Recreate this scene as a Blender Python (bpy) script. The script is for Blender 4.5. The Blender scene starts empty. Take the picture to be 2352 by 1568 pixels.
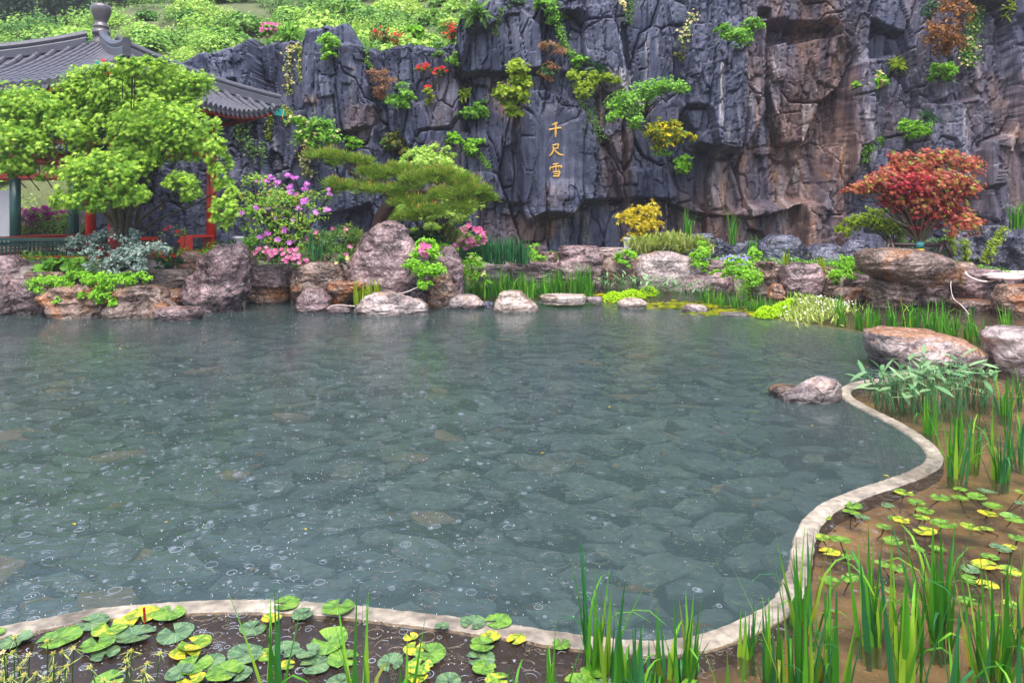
import bpy, math, random
import numpy as np
from mathutils import Vector, Matrix
from mathutils.geometry import tessellate_polygon

# ---------------------------------------------------------------- camera, light, exposure
sc = bpy.context.scene
C = sc.collection
F, CX, HY, EYE = 1568.0, 1176.0, 500.0, 1.8      # focal length, centre column, horizon row, eye height (picture 2352 wide)
cam = bpy.data.cameras.new('camera'); camo = bpy.data.objects.new('camera', cam); C.objects.link(camo)
cam.sensor_width = 36; cam.lens = 24; cam.shift_y = -284/2352; cam.clip_end = 500; cam.clip_start = 0.05
camo.location = (0, 0, EYE); camo.rotation_euler = (math.pi/2, 0, 0)
sc.camera = camo
w = bpy.data.worlds.new('World'); sc.world = w; w.use_nodes = True
wn = w.node_tree.nodes; wl = w.node_tree.links
sky = wn.new('ShaderNodeTexSky'); sky.sky_type = 'NISHITA'; sky.sun_disc = False
sky.sun_elevation = math.radians(66); sky.sun_rotation = math.radians(205)
sky.air_density = 1.0; sky.dust_density = 4.0; sky.ozone_density = 1.0
wn['Background'].inputs[1].default_value = 0.11
wl.new(sky.outputs[0], wn['Background'].inputs[0])
sl = bpy.data.lights.new('sun', 'SUN'); sl.energy = 1.5; sl.angle = math.radians(45); sl.color = (1, .95, .95)
so = bpy.data.objects.new('sun', sl); C.objects.link(so)
so.rotation_euler = (math.radians(24), 0, math.radians(25))      # from behind the camera, to its left
sc.view_settings.view_transform = 'Standard'; sc.view_settings.look = 'None'
sc.view_settings.gamma = 1; sc.view_settings.use_curve_mapping = False
sc.view_settings.exposure = 1.7
sc.render.engine = 'CYCLES'
sc.cycles.max_bounces = 6; sc.cycles.diffuse_bounces = 2; sc.cycles.glossy_bounces = 3
sc.cycles.transmission_bounces = 3; sc.cycles.transparent_max_bounces = 12
sc.cycles.caustics_reflective = False; sc.cycles.caustics_refractive = False
sc.cycles.use_denoising = True

rng = np.random.default_rng(7); R = random.Random(11)
PI = math.pi
def at(px, py, Y): return np.array([(px-CX)*Y/F, Y, EYE-(py-HY)*Y/F])
def wat(px, py, z=0.0):
    Y = (EYE-z)*F/(py-HY); return np.array([(px-CX)*Y/F, Y, z])

# ---------------------------------------------------------------- object helpers
def tag(o, label=None, cat=None, group=None, kind=None):
    if label: o['label'] = label
    if cat: o['category'] = cat
    if group: o['group'] = group
    if kind: o['kind'] = kind
    return o
def thing(name, label, cat, loc, group=None, rz=0):
    o = bpy.data.objects.new(name, None); C.objects.link(o)
    o.empty_display_size = .1
    o.location = Vector([float(v) for v in loc]); o.rotation_euler[2] = rz
    return tag(o, label, cat, group)
def wloc(o):
    v = Vector((0, 0, 0))
    while o is not None: v += o.location; o = o.parent
    return np.array(v)
def mk(name, V, Fc, mat, attr=None, smooth=False):
    """mesh data from a vertex array and a face list or array"""
    V = np.asarray(V, dtype=np.float32)
    me = bpy.data.meshes.new(name)
    if isinstance(Fc, np.ndarray):
        n, k = Fc.shape
        me.vertices.add(len(V)); me.vertices.foreach_set('co', V.ravel())
        me.loops.add(n*k); me.loops.foreach_set('vertex_index', Fc.astype(np.int32).ravel())
        me.polygons.add(n)
        me.polygons.foreach_set('loop_start', np.arange(0, n*k, k, dtype=np.int32))
        try: me.polygons.foreach_set('loop_total', np.full(n, k, dtype=np.int32))
        except Exception: pass
        me.update(calc_edges=True)
    else:
        me.from_pydata(V.tolist(), [], Fc)
    if attr:
        for an, av in attr.items():
            a = me.attributes.new(an, 'FLOAT', 'POINT'); a.data.foreach_set('value', np.asarray(av, dtype=np.float32))
    if smooth: me.polygons.foreach_set('use_smooth', np.ones(len(me.polygons), dtype=bool))
    if mat is not None:
        for m in (mat if isinstance(mat, (list, tuple)) else [mat]): me.materials.append(m)
    return me
def put(name, me, parent=None, loc=(0, 0, 0), rot=None, scale=None):
    o = bpy.data.objects.new(name, me); C.objects.link(o)
    o.location = [float(v) for v in loc]
    if rot is not None: o.rotation_euler = rot
    if scale is not None: o.scale = scale
    if parent is not None: o.parent = parent
    return o
def obj(name, V, Fc, mat, parent=None, loc=None, attr=None, smooth=False, kind=None):
    """V in world coordinates; loc = origin in the world (defaults to the parent's)"""
    V = np.asarray(V, dtype=float)
    p = wloc(parent) if parent is not None else np.zeros(3)
    l = np.array(loc, dtype=float) if loc is not None else p
    o = put(name, mk(name, V-l, Fc, mat, attr, smooth), parent, l-p)
    if kind: o['kind'] = kind
    return o
class MB:
    """collects boxes, bars, tubes into one mesh"""
    def __init__(s): s.V = []; s.F = []; s.n = 0
    def add(s, V, Fc):
        V = np.asarray(V, dtype=float); s.V.append(V)
        s.F += [[int(i)+s.n for i in f] for f in Fc]; s.n += len(V); return s
    def box(s, a, b):
        (x0, y0, z0), (x1, y1, z1) = a, b
        return s.add([(x0,y0,z0),(x1,y0,z0),(x1,y1,z0),(x0,y1,z0),(x0,y0,z1),(x1,y0,z1),(x1,y1,z1),(x0,y1,z1)],
                     [(3,2,1,0),(4,5,6,7),(0,1,5,4),(1,2,6,5),(2,3,7,6),(3,0,4,7)])
    def bar(s, p, q, wd, h, up=(0, 0, 1)):
        p = np.array(p, float); q = np.array(q, float); d = q-p; d /= np.linalg.norm(d)
        u = np.array(up, float); sd = np.cross(d, u); sd /= np.linalg.norm(sd)+1e-9; u = np.cross(sd, d)
        c = [p+sd*a*wd/2+u*b*h/2 for a, b in ((-1,-1),(1,-1),(1,1),(-1,1))]
        e = [q+sd*a*wd/2+u*b*h/2 for a, b in ((-1,-1),(1,-1),(1,1),(-1,1))]
        return s.add(c+e, [(0,1,2,3),(7,6,5,4),(0,4,5,1),(1,5,6,2),(2,6,7,3),(3,7,4,0)])
    def tube(s, pts, rad, n=8, cap=True):
        V, Fc = tube(pts, rad, n, cap); return s.add(V, Fc)
    def build(s, name, mat, parent=None, loc=None, smooth=False, kind=None):
        return obj(name, np.concatenate(s.V), s.F, mat, parent, loc, None, smooth, kind)
def tube(pts, rad, n=8, cap=True):
    pts = np.asarray(pts, float); m = len(pts)
    rad = np.full(m, rad) if np.isscalar(rad) else np.asarray(rad, float)
    t = np.gradient(pts, axis=0); t /= np.linalg.norm(t, axis=1)[:, None]+1e-9
    ref = np.array([0, 0, 1.]) if abs(t[0][2]) < .9 else np.array([0, 1., 0])
    V = []; a = np.cross(t[0], ref)
    for i in range(m):
        a = a-t[i]*np.dot(a, t[i]); a /= np.linalg.norm(a)+1e-9; b = np.cross(t[i], a)
        for k in range(n):
            an = 2*PI*k/n; V.append(pts[i]+rad[i]*(math.cos(an)*a+math.sin(an)*b))
    Fc = [(i*n+k, i*n+(k+1) % n, (i+1)*n+(k+1) % n, (i+1)*n+k) for i in range(m-1) for k in range(n)]
    if cap: Fc += [tuple(range(n))[::-1], tuple(range((m-1)*n, m*n))]
    return np.array(V), Fc
def lathe(prof, c, n=24):
    V = []; Fc = []
    for r, z in prof:
        for k in range(n):
            a = 2*PI*k/n; V.append((c[0]+r*math.cos(a), c[1]+r*math.sin(a), c[2]+z))
    for i in range(len(prof)-1):
        for k in range(n): Fc.append((i*n+k, i*n+(k+1) % n, (i+1)*n+(k+1) % n, (i+1)*n+k))
    Fc += [tuple(range(n))[::-1], tuple(range((len(prof)-1)*n, len(prof)*n))]
    return np.array(V), Fc
def catmull(P, k=8, closed=False):
    P = [np.array(p, float) for p in P]; out = []
    n = len(P)
    for i in range(n if closed else n-1):
        if closed: p0, p1, p2, p3 = P[i-1], P[i], P[(i+1) % n], P[(i+2) % n]
        else: p0, p1, p2, p3 = P[max(i-1, 0)], P[i], P[i+1], P[min(i+2, n-1)]
        for j in range(k):
            t = j/k
            out.append(.5*((2*p1)+(-p0+p2)*t+(2*p0-5*p1+4*p2-p3)*t*t+(-p0+3*p1-3*p2+p3)*t**3))
    if not closed: out.append(P[-1])
    return np.array(out)

# ---------------------------------------------------------------- vector noise
def _h(ix, iy, iz, s):
    n = (ix.astype(np.int64)*374761393+iy.astype(np.int64)*668265263+iz.astype(np.int64)*2147483647+s*974634777) & 0xffffffff
    n = ((n ^ (n >> 13))*1274126177) & 0xffffffff
    n = ((n ^ (n >> 16))*2246822519) & 0xffffffff
    return ((n ^ (n >> 15)) & 0xffffff)/float(0xffffff)
def noise(P, s=0):
    P = np.asarray(P, float); I = np.floor(P).astype(np.int64); f = P-I; f = f*f*(3-2*f); r = 0
    for a in (0, 1):
        for b in (0, 1):
            for c in (0, 1):
                wgt = (f[:, 0] if a else 1-f[:, 0])*(f[:, 1] if b else 1-f[:, 1])*(f[:, 2] if c else 1-f[:, 2])
                r = r+wgt*_h(I[:, 0]+a, I[:, 1]+b, I[:, 2]+c, s)
    return r*2-1
def fbm(P, o=4, s=0, ridge=False):
    r = 0; a = 1; t = 0; P = np.asarray(P, float)
    for i in range(o):
        n = noise(P*(2.03**i)+i*7.3, s+i)
        if ridge: n = 1-2*np.abs(n)
        r = r+a*n; t += a; a *= .5
    return r/t
def vor(x, z, sx, sz, s):
    """jittered cells: id randoms a,b,c of the nearest one, offsets to it, distance to the border"""
    u = x/sx; v = z/sz; iu = np.floor(u); iv = np.floor(v)
    best = np.full(x.shape, 9e9); sec = best.copy(); o = [np.zeros(x.shape) for _ in range(5)]
    for a in (-1, 0, 1):
        for b in (-1, 0, 1):
            cu = iu+a; cv = iv+b; z0 = np.zeros_like(cu)
            du = cu+.15+.7*_h(cu, cv, z0, s)-u; dv = cv+.15+.7*_h(cu, cv, z0, s+1)-v
            d = np.maximum(np.abs(du), np.abs(dv))*.6+np.hypot(du, dv)*.4
            nb = d < best
            sec = np.where(nb, best, np.minimum(sec, d))
            best = np.where(nb, d, best)
            for k, val in enumerate((_h(cu, cv, z0, s+2), _h(cu, cv, z0, s+3)-.5, _h(cu, cv, z0, s+4)-.5, -du, -dv)):
                o[k] = np.where(nb, val, o[k])
    return o[0], o[1], o[2], o[3]*sx, o[4]*sz, sec-best
def sstep(a, b, x): t = np.clip((x-a)/(b-a), 0, 1); return t*t*(3-2*t)
def polymask(x, y, poly, feather):
    """1 inside the outline, 0 outside, soft over 'feather'"""
    ins = np.zeros(x.shape, bool); dist = np.full(x.shape, 1e9); n = len(poly)
    for i in range(n):
        x0, y0 = poly[i]; x1, y1 = poly[(i+1) % n]
        c = ((y0 > y) != (y1 > y))
        with np.errstate(divide='ignore', invalid='ignore'):
            xi = (x1-x0)*(y-y0)/((y1-y0) if y1 != y0 else 1e-9)+x0
        ins ^= c & (x < xi)
        dx, dy = x1-x0, y1-y0; t = np.clip(((x-x0)*dx+(y-y0)*dy)/(dx*dx+dy*dy+1e-9), 0, 1)
        dist = np.minimum(dist, np.hypot(x-x0-t*dx, y-y0-t*dy))
    sd = np.where(ins, dist, -dist)
    return sstep(-feather, feather, sd)

# ---------------------------------------------------------------- materials
def nmat(name):
    m = bpy.data.materials.new(name); m.use_nodes = True
    nt = m.node_tree; return m, nt, nt.nodes, nt.links, nt.nodes['Principled BSDF']
def plain(name, col, rough=.5, spec=.5, metal=0, noise_amt=.25, scale=8, bump=.2, emis=None):
    m, nt, N, L, b = nmat(name)
    tc = N.new('ShaderNodeTexCoord'); nz = N.new('ShaderNodeTexNoise'); nz.inputs['Scale'].default_value = scale; nz.inputs['Detail'].default_value = 6
    L.new(tc.outputs['Object'], nz.inputs['Vector'])
    mx = N.new('ShaderNodeMix'); mx.data_type = 'RGBA'
    mx.inputs[6].default_value = (*[c*(1-noise_amt) for c in col], 1); mx.inputs[7].default_value = (*[min(1, c*(1+noise_amt)) for c in col], 1)
    L.new(nz.outputs[0], mx.inputs[0]); L.new(mx.outputs[2], b.inputs['Base Color'])
    b.inputs['Roughness'].default_value = rough; b.inputs['Metallic'].default_value = metal
    b.inputs['Specular IOR Level'].default_value = spec
    if bump:
        bp = N.new('ShaderNodeBump'); bp.inputs['Strength'].default_value = bump; bp.inputs['Distance'].default_value = .02
        L.new(nz.outputs[0], bp.inputs['Height']); L.new(bp.outputs[0], b.inputs['Normal'])
    return m
def leafmat(name, dark, light, third=None, rough=.38, trans=.35):
    """leaf: colour runs with the per-leaf attribute v"""
    m, nt, N, L, b = nmat(name)
    a = N.new('ShaderNodeAttribute'); a.attribute_name = 'v'
    r = N.new('ShaderNodeValToRGB'); r.color_ramp.elements[0].color = (*dark, 1); r.color_ramp.elements[1].color = (*light, 1)
    r.color_ramp.elements[1].position = (.7 if 'maple' in name else .85) if third else 1
    if third:
        r.color_ramp.elements.new(.97).color = (*third, 1)
    L.new(a.outputs['Fac'], r.inputs[0]); L.new(r.outputs[0], b.inputs['Base Color'])
    b.inputs['Roughness'].default_value = rough; b.inputs['Specular IOR Level'].default_value = .22
    t = N.new('ShaderNodeBsdfTranslucent'); L.new(r.outputs[0], t.inputs[0])
    mx = N.new('ShaderNodeMixShader'); mx.inputs[0].default_value = trans
    L.new(b.outputs[0], mx.inputs[1]); L.new(t.outputs[0], mx.inputs[2])
    L.new(mx.outputs[0], N['Material Output'].inputs[0])
    return m
def rockmat(name, cols, vein=(.5, .42, .38), veinamt=.35, scale=2.5, rough=.27, topor=None, rnd=True, orange=None, orangeamt=.5, bump=.6, strat=0):
    m, nt, N, L, b = nmat(name)
    tc = N.new('ShaderNodeTexCoord'); oi = N.new('ShaderNodeObjectInfo')
    ad = N.new('ShaderNodeVectorMath'); ad.operation = 'MULTIPLY_ADD'
    cb = N.new('ShaderNodeCombineXYZ')
    for i in range(3): L.new(oi.outputs['Random'], cb.inputs[i])
    ad.inputs[1].default_value = (37, 53, 71); L.new(cb.outputs[0], ad.inputs[0]); L.new(tc.outputs['Object'], ad.inputs[2])
    def nz(sc_, det=8, dist=0, st=None):
        n = N.new('ShaderNodeTexNoise'); n.inputs['Scale'].default_value = sc_; n.inputs['Detail'].default_value = det; n.inputs['Distortion'].default_value = dist
        if st is not None:
            mp = N.new('ShaderNodeMapping'); mp.inputs['Scale'].default_value = st; L.new(ad.outputs[0], mp.inputs[0]); L.new(mp.outputs[0], n.inputs[0])
        else: L.new(ad.outputs[0], n.inputs[0])
        return n
    n1 = nz(scale, 8, .6); r = N.new('ShaderNodeValToRGB'); L.new(n1.outputs[0], r.inputs[0])
    el = r.color_ramp.elements; el[0].position = .32; el[0].color = (*[q*.62 for q in cols[0]], 1); el[1].position = .66; el[1].color = (*[q*1.22 for q in cols[-1]], 1)
    if len(cols) > 2: el.new(.5).color = (*cols[1], 1)
    cur = r.outputs[0]
    def mix(c2, fac, amt):
        nonlocal cur
        mx = N.new('ShaderNodeMix'); mx.data_type = 'RGBA'; L.new(cur, mx.inputs[6]); mx.inputs[7].default_value = (*c2, 1)
        mu = N.new('ShaderNodeMath'); mu.operation = 'MULTIPLY'; mu.use_clamp = True; L.new(fac, mu.inputs[0]); mu.inputs[1].default_value = amt
        L.new(mu.outputs[0], mx.inputs[0]); cur = mx.outputs[2]
    if orange:
        n2 = nz(scale*.55, 5, 1); rr = N.new('ShaderNodeValToRGB'); rr.color_ramp.elements[0].position = .62-.24*orangeamt; rr.color_ramp.elements[1].position = .72-.2*orangeamt
        L.new(n2.outputs[0], rr.inputs[0]); mix(orange, rr.outputs[0], .85)
    if topor:
        ge = N.new('ShaderNodeNewGeometry'); sp = N.new('ShaderNodeSeparateXYZ'); L.new(ge.outputs['Normal'], sp.inputs[0])
        ml = N.new('ShaderNodeMath'); ml.operation = 'MULTIPLY'; L.new(sp.outputs[2], ml.inputs[0]); L.new(nz(scale*.8, 6, .5).outputs[0], ml.inputs[1])
        rq = N.new('ShaderNodeValToRGB'); rq.color_ramp.elements[0].position = .15; rq.color_ramp.elements[1].position = .32; L.new(ml.outputs[0], rq.inputs[0]); mix(topor, rq.outputs[0], .8)
    # pale mineral veins: narrow band of a distorted noise
    n3 = nz(scale*1.3, 6, 2.2); mr = N.new('ShaderNodeValToRGB'); e = mr.color_ramp.elements
    e[0].position = .47; e[0].color = (0, 0, 0, 1); e[1].position = .53; e[1].color = (0, 0, 0, 1); e.new(.5).color = (1, 1, 1, 1)
    L.new(n3.outputs[0], mr.inputs[0]); mix(tuple(q*.72 for q in vein), mr.outputs[0], veinamt)
    n4 = nz(scale*7, 6); m4 = N.new('ShaderNodeValToRGB'); m4.color_ramp.elements[0].position = .35; m4.color_ramp.elements[0].color = (.55, .55, .55, 1); m4.color_ramp.elements[1].position = .6; m4.color_ramp.elements[1].color = (1.12, 1.12, 1.12, 1)
    L.new(n4.outputs[0], m4.inputs[0])
    mm = N.new('ShaderNodeMix'); mm.data_type = 'RGBA'; mm.blend_type = 'MULTIPLY'; mm.inputs[0].default_value = .8
    L.new(cur, mm.inputs[6]); L.new(m4.outputs[0], mm.inputs[7])
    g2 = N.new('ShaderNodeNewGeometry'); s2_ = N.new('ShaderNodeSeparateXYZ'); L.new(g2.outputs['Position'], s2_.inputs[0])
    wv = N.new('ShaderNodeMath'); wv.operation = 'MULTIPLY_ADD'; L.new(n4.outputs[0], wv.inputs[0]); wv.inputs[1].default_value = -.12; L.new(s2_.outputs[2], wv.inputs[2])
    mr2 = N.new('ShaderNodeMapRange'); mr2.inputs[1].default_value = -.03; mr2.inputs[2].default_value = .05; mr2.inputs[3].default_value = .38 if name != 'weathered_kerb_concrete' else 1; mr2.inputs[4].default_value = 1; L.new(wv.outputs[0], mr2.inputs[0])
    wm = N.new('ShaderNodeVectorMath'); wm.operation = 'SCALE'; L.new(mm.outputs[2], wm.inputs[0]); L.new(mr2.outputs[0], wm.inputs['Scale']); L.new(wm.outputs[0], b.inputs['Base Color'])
    b.inputs['Roughness'].default_value = rough; b.inputs['Specular IOR Level'].default_value = .6
    nb = nz(scale*3, 10, 1.0, (1, 1, 3) if strat else None); bp = N.new('ShaderNodeBump'); bp.inputs['Strength'].default_value = min(1, bump*1.3); bp.inputs['Distance'].default_value = .12
    L.new(nb.outputs[0], bp.inputs['Height'])
    bp2 = N.new('ShaderNodeBump'); bp2.inputs['Strength'].default_value = .4; bp2.inputs['Distance'].default_value = .02
    L.new(n4.outputs[0], bp2.inputs['Height']); L.new(bp.outputs[0], bp2.inputs['Normal']); L.new(bp2.outputs[0], b.inputs['Normal'])
    return m

M = {}
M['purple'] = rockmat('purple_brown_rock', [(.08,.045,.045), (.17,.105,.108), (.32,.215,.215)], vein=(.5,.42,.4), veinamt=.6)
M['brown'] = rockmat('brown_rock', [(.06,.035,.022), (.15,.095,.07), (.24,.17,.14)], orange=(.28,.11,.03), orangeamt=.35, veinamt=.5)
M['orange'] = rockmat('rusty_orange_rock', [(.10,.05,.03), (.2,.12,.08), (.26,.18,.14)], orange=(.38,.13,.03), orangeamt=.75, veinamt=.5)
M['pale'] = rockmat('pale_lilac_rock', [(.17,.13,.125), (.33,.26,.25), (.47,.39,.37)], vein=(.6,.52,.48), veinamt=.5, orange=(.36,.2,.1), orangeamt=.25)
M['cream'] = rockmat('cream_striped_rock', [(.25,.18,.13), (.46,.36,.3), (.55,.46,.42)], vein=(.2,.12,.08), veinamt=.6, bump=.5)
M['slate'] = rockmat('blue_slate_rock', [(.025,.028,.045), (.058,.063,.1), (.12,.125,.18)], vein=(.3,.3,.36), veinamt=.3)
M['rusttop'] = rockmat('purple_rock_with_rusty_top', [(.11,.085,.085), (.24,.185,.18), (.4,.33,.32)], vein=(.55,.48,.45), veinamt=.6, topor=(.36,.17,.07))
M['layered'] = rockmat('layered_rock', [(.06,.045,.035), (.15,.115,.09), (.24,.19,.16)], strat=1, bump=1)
M['mortar'] = plain('grey_mortar', (.2, .185, .185), .5, noise_amt=.4, scale=5, bump=.5)
M['concrete'] = rockmat('weathered_kerb_concrete', [(.25,.21,.16), (.33,.285,.225), (.4,.35,.28)], veinamt=.0, scale=3, rough=.3, bump=.15)
M['kerbdark'] = plain('dark_brown_submerged_concrete', (.045, .035, .025), .8, noise_amt=.4)
M['soil'] = plain('dark_soil', (.05, .04, .028), .8, noise_amt=.6, scale=6, bump=.8)
M['red'] = plain('red_lacquer', (.62, .035, .018), .3, noise_amt=.12, scale=5, bump=.05)
M['darkred'] = plain('dark_red_paint', (.3, .012, .012), .35, noise_amt=.2)
M['green'] = plain('dark_green_paint', (.008, .055, .045), .3, noise_amt=.2)
M['teal'] = plain('teal_paint', (.0, .26, .22), .35, noise_amt=.15)
M['blue'] = plain('blue_paint', (.01, .07, .3), .4, noise_amt=.2)
M['gold'] = plain('gold_paint', (.75, .42, .07), .35, metal=.0, noise_amt=.12, bump=.1)
M['brass'] = plain('brass', (.8, .5, .12), .3, metal=1, noise_amt=.1, bump=0)
M['tile'] = plain('grey_roof_tile', (.085, .085, .105), .33, noise_amt=.35, scale=9, bump=.25)
M['finial'] = plain('glazed_grey_finial', (.13, .115, .125), .16, noise_amt=.45, scale=5, bump=.05)
M['plaster'] = plain('grey_plaster', (.35, .36, .4), .6, noise_amt=.1)
M['slabgrey'] = plain('grey_paving', (.25, .25, .27), .3, noise_amt=.3)
M['lampwhite'] = plain('white_lamp_glass', (.75, .74, .8), .3, noise_amt=.03, bump=0)
M['black'] = plain('black_metal', (.02, .018, .02), .4, noise_amt=.1)
M['hose'] = plain('pale_pink_hose', (.68, .55, .52), .45, noise_amt=.08)
M['timber'] = plain('dark_wet_timber', (.035, .018, .016), .35, noise_amt=.4, scale=14, bump=.4)
M['bark'] = plain('mossy_bark', (.06, .055, .03), .7, noise_amt=.5, scale=14, bump=.8)
M['redbark'] = plain('reddish_pine_bark', (.09, .045, .035), .6, noise_amt=.6, scale=16, bump=1)
M['twig'] = plain('dark_twig', (.04, .028, .02), .7, noise_amt=.4, scale=20)
M['wrapteal'] = plain('teal_trunk_wrap', (.03, .2, .2), .6); M['wrapyellow'] = plain('yellow_trunk_wrap', (.75, .42, .02), .5)
M['white'] = plain('white_petal', (.8, .8, .76), .5, noise_amt=.05, bump=0)
M['drop'] = plain('white_splash', (.85, .88, .95), .15, noise_amt=.02, bump=0)
lm = leafmat
M['L_maple'] = lm('green_maple_leaf', (.07,.24,.02), (.5,.76,.08), (.55,.78,.12), trans=.4)
M['L_lime'] = lm('lime_leaf', (.13,.24,.01), (.42,.55,.03), trans=.4)
M['L_lace'] = lm('pale_green_leaf', (.2,.4,.04), (.55,.75,.14), trans=.4)
M['L_green'] = lm('fresh_green_leaf', (.05,.2,.015), (.28,.58,.05))
M['L_bright'] = lm('bright_green_leaf', (.10,.32,.01), (.34,.68,.04))
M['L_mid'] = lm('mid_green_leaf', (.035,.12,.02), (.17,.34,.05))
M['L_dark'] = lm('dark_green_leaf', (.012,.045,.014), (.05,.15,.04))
M['L_olive'] = lm('olive_leaf', (.05,.07,.01), (.22,.26,.04), (.5,.4,.04))
M['L_yellow'] = lm('yellow_leaf', (.35,.27,.005), (.75,.62,.03), trans=.35)
M['L_croton'] = lm('yellow_and_green_leaf', (.06,.16,.01), (.5,.45,.01), (.85,.6,.02))
M['L_red'] = lm('crimson_maple_leaf', (.13,.006,.012), (.48,.02,.05), (.5,.12,.04), trans=.35)
M['L_orange'] = lm('orange_green_maple_leaf', (.26,.03,.03), (.58,.17,.09), (.30,.42,.05), trans=.35)
M['L_nandina'] = lm('russet_nandina_leaf', (.15,.13,.03), (.45,.2,.12), (.5,.12,.06))
M['L_brown'] = lm('withered_leaf', (.10,.04,.01), (.4,.17,.03))
M['L_silver'] = lm('silver_grey_leaf', (.08,.16,.12), (.42,.53,.46), (.6,.65,.56))
M['L_azalea'] = lm('azalea_leaf', (.08,.26,.02), (.36,.58,.07), (.5,.3,.06))
M['L_pine'] = lm('pine_needle', (.06,.17,.025), (.36,.52,.06), (.3,.3,.05))
M['L_cone'] = lm('orange_pine_shoot', (.45,.2,.05), (.7,.4,.1))
M['L_iris'] = lm('iris_leaf', (.02,.14,.015), (.13,.42,.03), (.3,.5,.04))
M['L_irisd'] = lm('bluish_iris_leaf', (.015,.11,.04), (.07,.28,.09))
M['L_thalia'] = lm('blue_green_broad_leaf', (.12,.3,.12), (.34,.52,.26), rough=.3)
M['L_moss'] = lm('yellow_green_ground_cover_leaf', (.22,.42,.0), (.55,.85,.02), trans=.4)
M['L_grass'] = lm('pale_grass_blade', (.16,.26,.03), (.5,.6,.14), (.75,.7,.4))
M['L_hill'] = lm('hillside_leaf', (.06,.2,.03), (.42,.68,.11), (.42,.55,.10), trans=.3)
M['L_far'] = lm('far_tree_leaf', (.03,.07,.04), (.10,.19,.09))
M['P_magenta'] = lm('magenta_petal', (.4,.01,.3), (.65,.03,.5), trans=.3)
M['P_lilac'] = lm('lilac_pink_petal', (.5,.1,.5), (.75,.3,.72), trans=.3)
M['P_pink'] = lm('pink_petal', (.75,.12,.35), (.9,.4,.6), trans=.3)
M['P_red'] = lm('red_petal', (.6,.01,.01), (.85,.05,.03), trans=.3)
M['P_cream'] = lm('cream_yellow_petal', (.75,.6,.2), (.85,.78,.45), trans=.3)
M['P_blue'] = lm('lavender_petal', (.3,.25,.6), (.5,.45,.8), trans=.3)

def cliffmat():
    m, nt, N, L, b = nmat('wet_blue_grey_cliff')
    tc = N.new('ShaderNodeTexCoord')
    def nz(s_, det, dist=0, st=(1, 1, 1)):
        mp = N.new('ShaderNodeMapping'); mp.inputs['Scale'].default_value = st; L.new(tc.outputs['Object'], mp.inputs[0])
        n = N.new('ShaderNodeTexNoise'); n.inputs['Scale'].default_value = s_; n.inputs['Detail'].default_value = det; n.inputs['Distortion'].default_value = dist
        L.new(mp.outputs[0], n.inputs[0]); return n
    def ramp(src, *st):
        r = N.new('ShaderNodeValToRGB'); e = r.color_ramp.elements; e[0].position, c0 = st[0]; e[0].color = (*c0, 1); e[1].position, c1 = st[-1]; e[1].color = (*c1, 1)
        for p, c in st[1:-1]: e.new(p).color = (*c, 1)
        L.new(src, r.inputs[0]); return r.outputs[0]
    def mix(a, c, fac, bt='MIX'):
        mx = N.new('ShaderNodeMix'); mx.data_type = 'RGBA'; mx.blend_type = bt
        L.new(a, mx.inputs[6]); L.new(c, mx.inputs[7]) if not isinstance(c, tuple) else setattr(mx.inputs[7], 'default_value', (*c, 1))
        L.new(fac, mx.inputs[0]) if not isinstance(fac, float) else setattr(mx.inputs[0], 'default_value', fac)
        return mx.outputs[2]
    base = ramp(nz(.9, 8, .8).outputs[0], (.28, (.026,.031,.056)), (.5, (.068,.078,.13)), (.72, (.15,.16,.225)))
    ab = N.new('ShaderNodeAttribute'); ab.attribute_name = 'brown'
    brown = ramp(nz(1.6, 8, 1.0, (1.3, 1.3, .3)).outputs[0], (.3, (.05,.03,.035)), (.45, (.14,.085,.075)), (.58, (.21,.145,.13)), (.7, (.36,.17,.07)))
    c = mix(base, brown, ab.outputs['Fac'])
    sa = N.new('ShaderNodeAttribute'); sa.attribute_name = 'streak'
    sm = N.new('ShaderNodeMath'); sm.operation = 'MULTIPLY'; L.new(sa.outputs['Fac'], sm.inputs[0])
    L.new(ramp(nz(6, 6, .4, (3, 3, .35)).outputs[0], (.35, (.1,.1,.1)), (.6, (1,1,1))), sm.inputs[1])
    c = mix(c, (.55,.52,.52), sm.outputs[0])
    # fine runs of lime and dark water down the face
    c = mix(c, ramp(nz(3.5, 6, .3, (3, 3, .25)).outputs[0], (.3, (.42,.42,.47)), (.55, (1,1,1)), (.75, (1.55,1.5,1.45))), .75, 'MULTIPLY')
    c = mix(c, ramp(nz(28, 4).outputs[0], (.35, (.7,.7,.7)), (.65, (1.2,1.2,1.2))), .7, 'MULTIPLY')
    L.new(c, b.inputs['Base Color'])
    b.inputs['Specular IOR Level'].default_value = .32
    rr = N.new('ShaderNodeMapRange'); rr.inputs[3].default_value = .3; rr.inputs[4].default_value = .65
    L.new(nz(2, 4).outputs[0], rr.inputs[0]); L.new(rr.outputs[0], b.inputs['Roughness'])
    prev = None
    for s_, dist, strg, st in ((2.6, .045, .5, (2.2, 2.2, .5)), (10, .03, .5, (1.2, 1.2, .5)), (45, .01, .5, (1, 1, 1))):
        bp = N.new('ShaderNodeBump'); bp.inputs['Strength'].default_value = strg; bp.inputs['Distance'].default_value = dist
        L.new(nz(s_, 8, .5, st).outputs[0], bp.inputs['Height'])
        if prev: L.new(prev, bp.inputs['Normal'])
        prev = bp.outputs[0]
    L.new(prev, b.inputs['Normal'])
    return m
M['cliff'] = cliffmat()

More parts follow.
